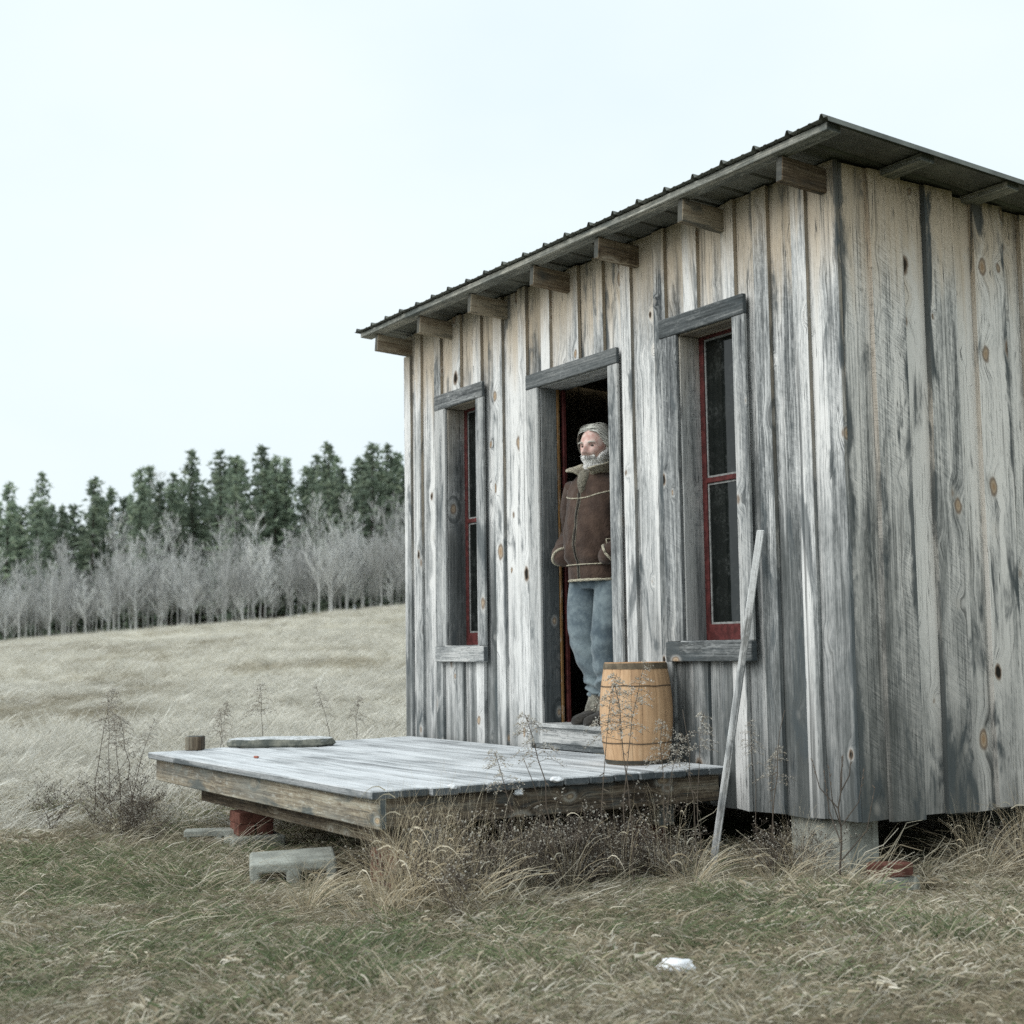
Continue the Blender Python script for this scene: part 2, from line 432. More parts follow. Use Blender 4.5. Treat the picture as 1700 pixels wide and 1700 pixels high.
# ------------------------------------------------------------------ ground
FH = Vector((-math.sin(YAW), math.cos(YAW), 0)); RH = Vector((math.cos(YAW), math.sin(YAW), 0))
def uv(x, y):
    dx, dy = x - CAM.x, y - CAM.y
    return dx * FH.x + dy * FH.y, dx * RH.x + dy * RH.y
def xy(u, v):
    return CAM.x + u * FH.x + v * RH.x, CAM.y + u * FH.y + v * RH.y
def gz_np(x, y):
    dx, dy = x - CAM.x, y - CAM.y
    u = dx * FH.x + dy * FH.y; v = dx * RH.x + dy * RH.y
    e = 3.4 + 0.0816 * (v + 7.2)
    e = np.clip(e, 0.2, 6.5)
    t = np.maximum((u - 9) / 91, 0)
    s = np.where(t < 1, t ** 1.2, 1 + 1.2 * (np.minimum(t, 2.5) - 1))
    z = -0.63 + (e + 0.63) * s
    z = z + 0.022 * np.sin(x * 1.9 + 0.7 * np.sin(y * 1.3)) * np.cos(y * 2.3 + 0.5 * x) + 0.25 * np.clip((u - 14) / 50, 0, 1) * np.sin(x * 0.23) * np.sin(y * 0.19 + 1)
    z = z - 0.05 * np.clip((-v - 1.5) / 3, 0, 1) * np.clip(1 - t * 4, 0, 1)
    return z
def gz(x, y): return float(gz_np(np.array(float(x)), np.array(float(y))))

def axis(a, b, core, fine, coarse):
    pts = list(np.arange(core[0], core[1], fine)); s = fine; p = core[1]
    while p < b: pts.append(p); s = min(s * 1.25, coarse); p += s
    pts.append(b); s = fine; p = core[0]; left = []
    while p > a: p -= s; left.append(max(p, a)); s = min(s * 1.25, coarse)
    return np.array(sorted(set(left + pts)))
US = axis(-150, 420, (2, 14), 0.16, 12); VS = axis(-330, 330, (-6, 5), 0.16, 12)
UU, VV = np.meshgrid(US, VS, indexing='ij')
GX = CAM.x + UU * FH.x + VV * RH.x; GY = CAM.y + UU * FH.y + VV * RH.y
GZ = gz_np(GX, GY)
nu, nv = UU.shape
gv = np.stack([GX, GY, GZ], -1).reshape(-1, 3)
ii, jj = np.meshgrid(np.arange(nu - 1), np.arange(nv - 1), indexing='ij')
q = (ii * nv + jj).ravel()
gf = np.stack([q, q + nv, q + nv + 1, q + 1], -1)
g = G('ground_soil')
P = g.pos()
n1 = g.noise(P, 0.9, 5, 0.65); n2 = g.noise(P, 14, 5, 0.7)
n3 = g.noise(P, 0.16, 4, 0.6)
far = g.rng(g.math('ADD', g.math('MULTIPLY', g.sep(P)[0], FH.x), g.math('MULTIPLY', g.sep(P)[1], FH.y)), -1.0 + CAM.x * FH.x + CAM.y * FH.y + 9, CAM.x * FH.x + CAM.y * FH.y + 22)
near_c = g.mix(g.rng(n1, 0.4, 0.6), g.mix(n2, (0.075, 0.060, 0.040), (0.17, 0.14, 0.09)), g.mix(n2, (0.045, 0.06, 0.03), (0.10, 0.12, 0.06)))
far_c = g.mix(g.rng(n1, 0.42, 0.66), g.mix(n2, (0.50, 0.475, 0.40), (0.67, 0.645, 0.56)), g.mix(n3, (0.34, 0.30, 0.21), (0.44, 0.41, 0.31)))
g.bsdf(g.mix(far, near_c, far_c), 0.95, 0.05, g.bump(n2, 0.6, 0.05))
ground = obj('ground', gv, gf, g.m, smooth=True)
tag(ground, 'dry meadow ground rising towards the wooded hill', None, None, 'structure')
if ground.data.polygons[0].normal.z < 0:
    ground.data.flip_normals()

# ------------------------------------------------------------------ cabin
L, D, ZB, ZT = 4.4125, 3.4, -0.338, 2.764
SL = -0.063
ROOF_Y0, ROOF_Z0 = -0.335, 2.795
def roof_z(y): return ROOF_Z0 + SL * (y - ROOF_Y0)
cabin = empty('cabin', (L / 2, D / 2, ZB), 'small weathered grey board and batten cabin with low metal roof', 'cabin')
OPEN = [(0.640, 1.090, 0.488, 2.150), (1.835, 2.605, -0.40, 2.095), (3.222, 3.705, 0.488, 2.150)]

def cut_board(name, x0, x1, z0, z1, t, mat, plane, flip=False, jx=0.003, warp=0.002, openings=()):
    """board on a wall; plane(x) gives a matrix whose local x runs along the wall and local -y points outward"""
    ops = [o for o in openings if o[0] < x1 - 0.004 and o[1] > x0 + 0.004]
    SEED[0] += 1
    xs = {0.0, x1 - x0}; zs = set(np.linspace(z0, z1, max(2, int((z1 - z0) / 0.45) + 1)))
    for a, b, c, d in ops:
        for e in (a, b):
            if x0 + 0.004 < e < x1 - 0.004: xs.add(e - x0)
        for e in (c, d):
            if z0 < e < z1: zs.add(e)
    xs = sorted(xs); zs = sorted(zs)
    def keep(i, j):
        cx = x0 + (xs[i] + xs[i + 1]) / 2; cz = (zs[j] + zs[j + 1]) / 2
        return not any(a < cx < b and c < cz < d for a, b, c, d in ops)
    # columns fully cut by an opening give separate pieces above and below
    full = [all(not keep(i, j) for i in range(len(xs) - 1)) for j in range(len(zs) - 1)]
    runs = []; cur = []
    for j in range(len(zs) - 1):
        if full[j]:
            if cur: runs.append(cur); cur = []
        else: cur.append(j)
    if cur: runs.append(cur)
    res = []
    for run in runs:
        zz = zs[run[0]:run[-1] + 2]
        j0 = run[0]
        V, F = grid_solid([x - (x1 - x0) / 2 for x in xs], zz, lambda i, j: keep(i, j + j0), t, jx, warp, SEED[0], 0.012)
        V = [(x, y, z) for x, y, z in V]
        res.append(edge_attr(obj(name, V, F, mat, cabin, plane((x0 + x1) / 2))))
    return res

front = lambda yf: (lambda x: Matrix.Translation((x, yf, 0)))
BR = [0.263, 0.559, 0.84, 1.117, 1.391, 1.685, 1.962, 2.274, 2.531, 2.801, 3.117, 3.397, 3.698, 3.95, 4.221]
BWID = [0.10, 0.092, 0.105, 0.10, 0.11, 0.095, 0.10, 0.11, 0.10, 0.095, 0.10, 0.115, 0.10, 0.105, 0.095]
cuts = [0.0] + [b - w_ / 2 for b, w_ in zip(BR, BWID)] + [L]
for a, b in zip(cuts[:-1], cuts[1:]):
    cut_board('board', a + 0.002, b - 0.002, ZB + random.uniform(-0.008, 0.008), ZT, 0.022, M_board, front(random.uniform(-0.001, 0.003)), openings=OPEN)
for b, w_ in zip(BR, BWID):
    cut_board('batten', b - w_, b, ZB + random.uniform(-0.006, 0.012), ZT - 0.002, 0.0215, M_batten, front(-0.0225), jx=0.004, openings=OPEN)
cut_board('batten', 0.004, 0.10, ZB, ZT - 0.15, 0.0215, M_batten, front(-0.0225))
# side wall towards +X
side = lambda xo: (lambda y: frame((0, 0, 1), (0, 1, 0), (xo, y, 0)))
SB = [(-0.0, 0.30), (0.304, 0.665), (0.669, 1.02), (1.024, 1.38), (1.384, 1.74), (1.744, 2.1), (2.104, 2.46), (2.464, 2.82), (2.824, 3.4)]
for a, b in SB:
    cut_board('board', a + (0.024 if a < 0.01 else 0), b, ZB + random.uniform(-0.006, 0.01), roof_z(b) - 0.005, 0.022, M_side, side(L), jx=0.003)
for k, (a, b) in enumerate([(0.192, 0.409), (0.566, 0.767), (0.915, 1.133), (1.27, 1.49), (1.63, 1.85), (1.99, 2.20), (2.35, 2.56), (2.71, 2.93), (3.08, 3.38)]):
    cut_board('batten', a, b, ZB + random.uniform(-0.006, 0.014), roof_z(b) - 0.007, 0.0275, M_side, side(L + 0.0285), jx=0.008, warp=0.004)
# left side and back
lside = lambda xo: (lambda y: frame((0, 0, 1), (0, -1, 0), (xo, D - y, 0)))
bside = lambda yo: (lambda x: frame((0, 0, 1), (-1, 0, 0), (L - x, yo, 0)))
for k in range(9):
    a = k * D / 9
    cut_board('board', a + (0.0 if k < 8 else 0), a + D / 9 - (0.03 if k == 8 else 0.003), ZB, roof_z(0.0) - 0.25, 0.022, M_side, lside(0.0))
    cut_board('batten', a + D / 9 - 0.06, a + D / 9 + 0.05 - (0.08 if k == 8 else 0), ZB, roof_z(0.0) - 0.26, 0.0215, M_side, lside(-0.0225))
for k in range(15):
    a = k * L / 15
    cut_board('board', a + (0.03 if k == 0 else 0), a + L / 15 - (0.03 if k == 14 else 0.003), ZB, roof_z(D) - 0.035, 0.022, M_side, bside(D))
    cut_board('batten', a + L / 15 - 0.05, a + L / 15 + 0.05 - (0.06 if k == 14 else 0), ZB, roof_z(D) - 0.04, 0.0215, M_side, bside(D + 0.0225))

# floor, sill beams, plates
def block(name, lo, hi, mat, parent=cabin, bevel=0.004):
    """box with the grain along its longest side"""
    d = [hi[i] - lo[i] for i in range(3)]
    ax = d.index(max(d)); c = [(lo[i] + hi[i]) / 2 for i in range(3)]
    zdir = [0, 0, 0]; zdir[ax] = 1
    xa = (ax + 1) % 3; xdir = [0, 0, 0]; xdir[xa] = 1
    c[ax] = lo[ax]
    return timber(name, d[xa], d[3 - ax - xa], d[ax], mat, parent, frame(zdir, xdir, c), bevel=bevel)
block('sill_beam', (0.03, 0.03, -0.31), (L - 0.03, 0.17, -0.17), M_beam)
block('sill_beam', (0.03, D - 0.17, -0.31), (L - 0.03, D - 0.03, -0.17), M_beam)
block('sill_beam', (L - 0.17, 0.18, -0.31), (L - 0.03, D - 0.18, -0.17), M_beam)
block('sill_beam', (0.03, 0.18, -0.31), (0.17, D - 0.18, -0.17), M_beam)
for k in range(18):
    y0 = 0.17 + k * (D - 0.22) / 18
    block('floor_plank', (0.03, y0, -0.02), (L - 0.03, y0 + (D - 0.22) / 18 - 0.004, 0.018), M_inside)

# rafters, purlins, metal sheet
RX = [0.057, 0.697, 1.392, 2.155, 2.822, 3.585, 4.315]
for x in RX:
    y0, y1 = -0.282 + random.uniform(-0.008, 0.008), D + 0.2
    z0 = roof_z(y0) - 0.052
    d = Vector((0, y1 - y0, SL * (y1 - y0)))
    timber('rafter', 0.044, 0.118, d.length, M_rafter, cabin, frame(d, (1, 0, 0), (x + 0.022, y0, z0 - 0.052)), seg=0.5)
for k, y in enumerate([-0.318, 0.277, 0.87, 1.46, 2.05, 2.64, 3.2, 3.5]):
    z = roof_z(y + 0.045) - 0.021
    timber('purlin', 0.09, 0.036, 4.80, M_purlin, cabin, frame((1, 0, 0), (0, 1, SL), (-0.105, y + 0.045, z)), seg=0.35, jx=0.003)
def roof_sheet():
    prof = []
    x = -0.145
    prof.append((x, 0.0))
    for k in range(22):
        c = -0.1056 + k * 0.2286
        prof += [(c - 0.016, 0.0), (c - 0.005, 0.021), (c + 0.005, 0.021), (c + 0.016, 0.0)]
        if k < 21:
            for m in (0.076, 0.152):
                prof += [(c + m - 0.012, 0.0), (c + m - 0.006, 0.003), (c + m + 0.006, 0.003), (c + m + 0.012, 0.0)]
    prof.append((4.735, 0.0)); prof.append((4.738, -0.022))
    ys = [ROOF_Y0 - 0.012, 0.3, 1.0, 2.0, 3.0, 3.7]
    V = []; F = []; n = len(prof)
    for lay in (0, 1):
        for y in ys:
            for (a, b) in prof:
                V.append((a, y + 0.004 * math.sin(a * 9) * (y < 0), roof_z(y) + b + (0.0 if lay == 0 else 0.002)))
    m = len(ys) * n
    for j in range(len(ys) - 1):
        for i in range(n - 1):
            a = j * n + i
            F.append((a, a + n, a + n + 1, a + 1))
            F.append((m + a, m + a + 1, m + a + n + 1, m + a + n))
    for i in range(n - 1):
        F.append((i, i + 1, m + i + 1, m + i))
        a = (len(ys) - 1) * n + i
        F.append((a, m + a, m + a + 1, a + 1))
    for j in range(len(ys) - 1):
        a = j * n; F.append((a, m + a, m + a + n, a + n))
        a = j * n + n - 1; F.append((a, a + n, m + a + n, m + a))
    return V, F
obj('roof_sheet', *roof_sheet(), M_metal, cabin)

# windows
def window(x0, x1, z0, z1, dark_head):
    ys = 0.108
    xs = [x0, x0 + 0.036, x1 - 0.036, x1]
    mid = 1.355
    zs = [z0, z0 + 0.085, mid - 0.014, mid + 0.014, z1 - 0.018, z1]
    V, F = grid_solid(xs, zs, lambda i, j: not (i == 1 and j in (1, 3)), 0.036)
    wd = obj('window', [(x, y + ys, z) for x, y, z in V], F, M_red, cabin)
    b = wd.modifiers.new('bevel', 'BEVEL'); b.width = 0.003; b.segments = 1
    tag(wd, 'narrow red painted two pane sash set deep in the wall')
    for (a, c) in ((zs[1], zs[2]), (zs[3], zs[4])):
        bx = [xs[1], xs[1] + 0.011, xs[2] - 0.011, xs[2]]; bz = [a, a + 0.011, c - 0.011, c]
        V, F = grid_solid(bx, bz, lambda i, j: not (i == 1 and j == 1), 0.006)
        obj('putty', [(x, y + ys + 0.010, z) for x, y, z in V], F, M_putty, wd)
        V, F = grid_solid([bx[0] + 0.001, bx[3] - 0.001], [a + 0.001, c - 0.001], lambda i, j: True, 0.004)
        obj('pane', [(x, y + ys + 0.0165, z) for x, y, z in V], F, M_glass, wd)
    # jamb lining
    block('jamb', (x0 - 0.025, -0.021, z0 - 0.0), (x0, 0.17, z1), M_jamb, wd)
    block('jamb', (x1, -0.021, z0 - 0.0), (x1 + 0.025, 0.17, z1), M_jamb, wd)
    block('head_jamb', (x0 - 0.025, -0.021, z1), (x1 + 0.025, 0.17, z1 + 0.025), M_jamb, wd)
    block('stool', (x0 - 0.025, -0.05, z0 - 0.025), (x1 + 0.025, 0.17, z0 - 0.0005), M_trim, wd)
    # casings on top of the battens
    block('casing', (x0 - 0.145, -0.0455, z0 - 0.006), (x0 - 0.004, -0.0235, z1 + 0.004), M_trim, wd)
    block('casing', (x1 + 0.002, -0.0455, z0 - 0.006), (x1 + 0.098, -0.0235, z1 + 0.004), M_trim, wd)
    block('head_casing', (x0 - 0.148, -0.050, z1 + 0.005), (x1 + 0.098, -0.0235, z1 + 0.108), dark_head, wd)
    block('sill', (x0 - 0.135, -0.062, z0 - 0.108), (x1 + 0.100, -0.0235, z0 - 0.0055), M_trim, wd)
window(0.655, 1.075, 0.503, 2.135, M_trim)
window(3.237, 3.690, 0.503, 2.140, M_trim_dark)

# doorway
dj = block('doorway', (1.825, -0.022, 0.0), (1.85, 0.093, 2.085), M_jamb_dark)
tag(dj, 'open doorway with dark weathered jambs and grey head board')
block('jamb', (2.59, -0.022, 0.0), (2.615, 0.17, 2.085), M_jamb_dark, dj)
block('head_jamb', (1.825, -0.022, 2.085), (2.615, 0.17, 2.11), M_trim, dj)
block('door_stop', (1.827, 0.094, 0.0), (1.857, 0.113, 2.084), wood('stop_wood', [(0.2, (0.10, 0.05, 0.02)), (0.6, (0.26, 0.15, 0.06))], knots=False), dj)
block('red_post', (1.83, 0.136, 0.019), (1.856, 0.163, 2.084), M_red, dj)
block('casing', (1.72, -0.0455, -0.10), (1.846, -0.0235, 2.088), M_trim, dj)
block('casing', (2.594, -0.0455, -0.10), (2.688, -0.0235, 2.088), M_trim, dj)
block('head_casing', (1.716, -0.050, 2.089), (2.690, -0.0235, 2.180), M_trim_dark, dj)
block('threshold', (1.79, -0.075, 0.001), (2.588, 0.169, 0.024), M_trim, dj)
block('riser', (1.74, -0.044, -0.092), (2.592, -0.024, 0.0005), M_trim, dj)
block('riser', (1.76, -0.040, -0.129), (2.592, -0.024, -0.093), M_trim_dark, dj)

# ------------------------------------------------------------------ foundation blocks
def cmu(name, world, label=None, group=None, parent=None, w_=0.39, h_=0.19, t=0.19, flat_end=False, shell=0.036):
    """concrete block: cells run along local y (depth t); x 0..w, z 0..h"""
    a = w_ / 0.39
    q_ = shell - 0.036
    xs = [0, 0.018 * a, (0.032 + q_) * a, (0.178 - q_) * a, (0.212 + q_) * a, (0.358 - q_) * a, 0.372 * a, w_]
    zs = [0, shell, h_ - shell, h_]
    def keep(i, j):
        if j == 1 and i in (2, 4): return False
        if j == 1 and i in (0, 6): return flat_end
        return True
    V, F = grid_solid(xs, zs, keep, t)
    o = obj(name, V, F, M_concrete, parent, world)
    b = o.modifiers.new('bevel', 'BEVEL'); b.width = 0.008 if shell < 0.04 else 0.014; b.segments = 3; b.limit_method = 'ANGLE'
    if label: tag(o, label, 'concrete block', group)
    return o
# corner pier: cells vertical (local y -> world z)
def upright(loc, rz=0.0):
    return Matrix.Translation(loc) @ Matrix.Rotation(rz, 4, 'Z') @ Matrix.Rotation(R(90), 4, 'X')
cmu('concrete_block', upright((3.905, 0.245, -0.60), R(0)) , 'pale concrete foundation block standing upright under the cabin corner', t=0.262)
cmu('concrete_block', upright((4.06, 0.28, -0.70), R(0)), 'half buried concrete footing block below the corner foundation block', w_=0.45, t=0.12, h_=0.24)
for (x, y, s_) in ((0.1, 0.245, 'front'), (0.1, D - 0.05, 'rear')):
    zg = gz(x, y)
    cmu('concrete_block', upright((x, y, zg - 0.05)), 'concrete foundation block under the far ' + s_ + ' corner of the cabin', t=-0.31 - zg + 0.05)
zg = gz(4.1, D - 0.1)
cmu('concrete_block', upright((3.95, D - 0.05, zg - 0.1)), 'concrete foundation block under the rear corner beyond the long side wall', t=-0.31 - zg + 0.1)

def brick_mesh(parent, world, mat=M_brick, size=(0.2, 0.095, 0.06), name='brick'):
    sx, sy, sz = size
    V, F = grid_solid([-sx / 2, sx / 2], [0, sz], lambda i, j: True, sy)
    V = [(x + random.uniform(-.002, .002), y - sy / 2, z) for x, y, z in V]
    o = obj(name, V, F, mat, parent, world)
    b = o.modifiers.new('bevel', 'BEVEL'); b.width = 0.006; b.segments = 2
    return o
bk = brick_mesh(None, Matrix.Translation((4.44, 0.155, -0.580)) @ Matrix.Rotation(R(76), 4, 'Z'), size=(0.19, 0.09, 0.062))
tag(bk, 'single red brick resting on a footing block at the cabin corner', 'brick')

# ------------------------------------------------------------------ deck
deck = empty('deck', (1.9, -1.0, -0.42), 'low platform of frosted grey planks in front of the door', 'deck')
ZD = -0.13
PW = 0.1435
for k in range(14):
    y0 = -2.018 + k * PW
    xl = 0.385 - 0.30 * (k / 13.0) + random.uniform(-0.012, 0.012)
    xr = 3.55 + random.uniform(-0.014, 0.012)
    c = ((xl), y0 + PW / 2, ZD - 0.019 + random.uniform(-0.002, 0.001))
    w_ = PW - 0.005
    if k == 13: w_ = PW - 0.03; c = (c[0], c[1] - 0.012, c[2])
    timber('plank', 0.038, w_, xr - xl, M_deck, deck, frame((1, 0, 0), (0, 0, 1), c), jx=0.001, warp=0.001, jend=0.006, bevel=0.006)
block('rim_joist', (0.42, -1.975, -0.302), (3.535, -1.937, -0.1695), M_rim, deck)
block('rim_joist', (3.478, -1.935, -0.300), (3.514, -0.06, -0.1695), M_beam, deck)
block('rim_joist', (0.42, -1.935, -0.300), (0.458, -0.06, -0.1695), M_beam, deck)
block('ledger', (0.46, -0.098, -0.300), (3.476, -0.06, -0.1695), M_beam, deck)
for x in (1.1, 1.75, 2.4, 3.0):
    block('joist', (x, -1.935, -0.300), (x + 0.038, -0.1, -0.171), M_beam, deck)
block('beam', (0.75, -1.80, -0.412), (3.60, -1.70, -0.3025), M_beam, deck)
block('beam', (0.6, -0.40, -0.412), (3.45, -0.30, -0.3025), M_beam, deck)

def pier(name, x, y, top, label, n=2, rz=0.0, base=True):
    g0 = gz(x, y)
    root = empty(name, (x, y, g0), label, 'brick pier')
    h = top - g0 + 0.03; z = g0 - 0.03
    hb = h - n * 0.064
    V, F = grid_solid([-0.17, 0.17], [0, hb], lambda i, j: True, 0.30)
    o = obj('footing', [(a, b - 0.15, c) for a, b, c in V], F, M_concrete, root, Matrix.Translation((x, y, z)) @ Matrix.Rotation(rz, 4, 'Z'))
    b = o.modifiers.new('bevel', 'BEVEL'); b.width = 0.012; b.segments = 2
    z += hb
    for k in range(n):
        for s in (-1, 1):
            a = rz + (R(90) if k % 2 else 0)
            off = Vector((math.sin(-a), math.cos(a), 0)) * 0.052 * s
            brick_mesh(root, Matrix.Translation((x + off.x, y + off.y, z)) @ Matrix.Rotation(a + random.uniform(-.06, .06), 4, 'Z'), size=(0.2, 0.096, 0.0635))
        z += 0.064
    return root
pier('brick_pier', 3.32, -1.76, -0.412, 'red brick and mortar pier under the near end of the deck beam', 3, 0.2)
pier('brick_pier', 1.45, -1.75, -0.412, 'low brick pier on a concrete footing under the shadowed middle of the deck beam', 2, -0.1)
pier('brick_pier', 0.8, -0.35, -0.412, 'hidden brick pier under the deck beam beside the cabin wall', 2, 0.0)
pier('brick_pier', 3.2, -0.35, -0.412, 'brick pier under the deck below the barrel', 2, 0.1)
# concrete piece beside the shadowed pier
cmu('concrete_block', Matrix.Translation((1.32, -2.10, gz(1.5, -2) - 0.02)) @ Matrix.Rotation(R(66), 4, 'Z'), 'old concrete block lying in the grass beside the shadowed brick pier', t=0.12, h_=0.15)
# loose block in front of the deck: cells face the photographer
a_ = math.atan2(0.31, 0.12)
cmu('concrete_block', Matrix.Translation((2.86, -2.30, gz(2.9, -2.2) - 0.06)) @ Matrix.Rotation(a_, 4, 'Z') @ Matrix.Rotation(R(3), 4, 'X') @ Matrix.Rotation(R(-2), 4, 'Y'), 'loose pale concrete block with open cells lying in the grass by the deck', t=0.30, w_=0.40, h_=0.18, flat_end=True, shell=0.052)

# things lying on the deck
wb = timber('wood_block', 0.10, 0.13, 0.085, M_beam, None, frame((0, 0, 1), (0.5, 0.86, 0), (0.40, -1.72, ZD)), warp=0.0, jx=0.0, jend=0.0, bevel=0.004)
tag(wb, 'small cut-off wood block standing on the outer corner of the deck', 'wood block')
def slab():
    pts = []
    n = 26
    for i in range(n):
        a = 2 * math.pi * i / n
        r_ = 1 + 0.13 * mnoise.noise((math.cos(a) * 1.6, math.sin(a) * 1.6, 4.1)) + 0.03 * random.uniform(-1, 1)
        c, s = math.cos(a), math.sin(a)
        rx = 0.33 * abs(c) ** 0.7 * (1 if c > 0 else -1); ry = 0.17 * abs(s) ** 0.8 * (1 if s > 0 else -1)
        pts.append((rx * r_, ry * r_))
    V = []; F = []
    lay = [(0.96, 0.0), (1.03, 0.014), (1.01, 0.032), (0.97, 0.050), (0.86, 0.054)]
    for k, (sc_, z) in enumerate(lay):
        for i, (x, y) in enumerate(pts):
            jz = 0.006 * mnoise.noise((x * 9, y * 9, k * 2.0))
            jr = 1 + 0.02 * mnoise.noise((x * 20, y * 20, k * 5.0))
            V.append((x * sc_ * jr, y * sc_ * jr, max(0, z + (jz if k else 0))))
    for k in range(len(lay) - 1):
        for i in range(n):
            F.append((k * n + i, k * n + (i + 1) % n, (k + 1) * n + (i + 1) % n, (k + 1) * n + i))
    F.append(tuple(range((len(lay) - 1) * n, len(lay) * n))); F.append(tuple(reversed(range(n))))
    return V, F
M_slab = None
g = G('flagstone')
pn = g.noise(g.obj(), 12, 6, 0.65); nz = g.sep(g.n('ShaderNodeNewGeometry').outputs['Normal'])[2]
base = g.mix(g.rng(pn, 0.35, 0.65), (0.09, 0.10, 0.09), (0.24, 0.24, 0.20))
fm = g.math('MULTIPLY', g.rng(g.noise(g.obj(), 40, 3, 0.6), 0.35, 0.6, 0.3, 0.85), g.rng(nz, 0.6, 0.9))
g.bsdf(g.mix(fm, base, (0.80, 0.83, 0.85)), 0.9, 0.15, g.bump(pn, 0.6, 0.02))
st = obj('stone_slab', *slab(), g.m, None, frame((0, 0, 1), (0.50, 0.866, 0), (0.45, -1.18, ZD)))
tag(st, 'flat rough edged flagstone dusted with frost lying on the deck', 'stone slab')
ch = brick_mesh(None, Matrix.Translation((1.34, -1.68, ZD)) @ Matrix.Rotation(0.4, 4, 'Z'), M_chip, (0.035, 0.02, 0.012), 'brick_chip')
tag(ch, 'tiny red brick chip on the frosted deck planks', 'brick chip')

def lump(name, loc, r_, squash, label, cat, mat=M_snow, seed=0, group=None):
    bm = bmesh.new(); bmesh.ops.create_icosphere(bm, subdivisions=3, radius=1.0)
    for v in bm.verts:
        d = v.co.copy()
        k = 1 + 0.35 * mnoise.noise(d * 1.7 + Vector((seed, 0, 0))) + 0.15 * mnoise.noise(d * 4.5 + Vector((0, seed, 0)))
        v.co = Vector((d.x * r_ * k * 1.25, d.y * r_ * k, d.z * r_ * k * squash))
    me = bpy.data.meshes.new(name); bm.to_mesh(me); bm.free(); me.materials.append(mat)
    me.polygons.foreach_set('use_smooth', [True] * len(me.polygons))
    o = link(bpy.data.objects.new(name, me), None, Matrix.Translation(loc) @ Matrix.Rotation(0.9, 4, 'Z'))
    return tag(o, label, cat, group)
lump('snow_patch', (5.385, -1.81, gz(5.385, -1.81) + 0.062), 0.047, 0.6, 'small lump of leftover snow lying in the matted grass', 'snow', seed=2)
lump('snow_patch', (3.545, -1.62, ZD - 0.006), 0.019, 0.7, 'small white snow crumb on a deck plank end', 'snow', seed=3, group='snow crumbs on the deck edge')
lump('snow_patch', (3.545, -1.06, ZD - 0.006), 0.026, 0.5, 'small white snow crumb on a deck plank end', 'snow', seed=5, group='snow crumbs on the deck edge')
lump('snow_patch', (3.525, -1.26, -0.185), 0.018, 0.9, 'white snow crumb clinging to the deck rim board', 'snow', seed=6)

# ------------------------------------------------------------------ barrel
def barrel():
    bx, by, bh = 3.075, -0.245, 0.525
    root = empty('barrel', (bx, by, ZD), 'small tan wooden keg with wire hoops standing beside the door', 'barrel')
    root_m = Matrix.Translation((bx, by, ZD))
    rad = lambda t: 0.158 + 0.034 * math.sin(math.pi * min(max(t * 0.94 + 0.03, 0), 1)) ** 0.9
    ns = 17; nz_ = 12
    ws = [random.uniform(0.8, 1.25) for _ in range(ns)]; tot = sum(ws); a = 0.3
    for k in range(ns):
        da = 2 * math.pi * ws[k] / tot
        a0, a1 = a + 0.004, a + da - 0.004; a += da
        V = []; F = []; na = 5
        for j in range(nz_ + 1):
            t = j / nz_; z = t * bh
            for lay in (0, 1):
                r_ = rad(t) - lay * 0.014 + (0 if lay else random.uniform(-.0002, .0002))
                for i in range(na):
                    an = a0 + (a1 - a0) * i / (na - 1)
                    rr_ = r_ - (0.0012 if (i in (0, na - 1) and not lay) else 0)
                    V.append((rr_ * math.cos(an), rr_ * math.sin(an), z))
        st_ = 2 * na
        for j in range(nz_):
            for i in range(na - 1):
                p = j * st_ + i
                F.append((p, p + 1, p + 1 + st_, p + st_))
                F.append((p + na, p + na + st_, p + na + 1 + st_, p + na + 1))
            p = j * st_; F.append((p, p + st_, p + na + st_, p + na))
            p = j * st_ + na - 1; F.append((p, p + na, p + na + st_, p + st_))
        for i in range(na - 1):
            F.append((i, i + na, i + na + 1, i + 1))
            p = nz_ * st_ + i; F.append((p, p + 1, p + 1 + na, p + na))
        obj('stave', V, F, M_stave, root, root_m, smooth=False)
    def band(name, z0, z1, th, mat, wob=0.0, seg=48):
        V = []; F = []
        for i in range(seg):
            an = 2 * math.pi * i / seg
            dz = wob * (mnoise.noise((math.cos(an) * 2, math.sin(an) * 2, z0 * 9)))
            for (z, e) in ((z0, th), (z1, th), (z1, -0.003), (z0, -0.003)):
                r_ = rad((z) / bh) + e
                V.append((r_ * math.cos(an), r_ * math.sin(an), z + dz))
        for i in range(seg):
            p = i * 4; n_ = ((i + 1) % seg) * 4
            for k in range(4):
                F.append((p + k, n_ + k, n_ + (k + 1) % 4, p + (k + 1) % 4))
        obj(name, V, F, mat, root, root_m, smooth=False)
    band('hoop', bh - 0.034, bh - 0.004, 0.003, M_hoop)
    band('hoop', 0.002, 0.022, 0.003, M_hoop_d)
    band('wire_hoop', 0.4015, 0.4065, 0.0035, M_wire, 0.008)
    band('wire_hoop', 0.1075, 0.1125, 0.0035, M_wire, 0.008)
    n = 32
    for zc in (bh - 0.03, 0.03):
        V = [(0.147 * math.cos(2 * math.pi * i / n), 0.147 * math.sin(2 * math.pi * i / n), zc + d) for d in (0, 0.012) for i in range(n)]
        F = [tuple(reversed(range(n))), tuple(range(n, 2 * n))] + [(i, (i + 1) % n, n + (i + 1) % n, n + i) for i in range(n)]
        obj('head', V, F, M_stave, root, root_m)
barrel()

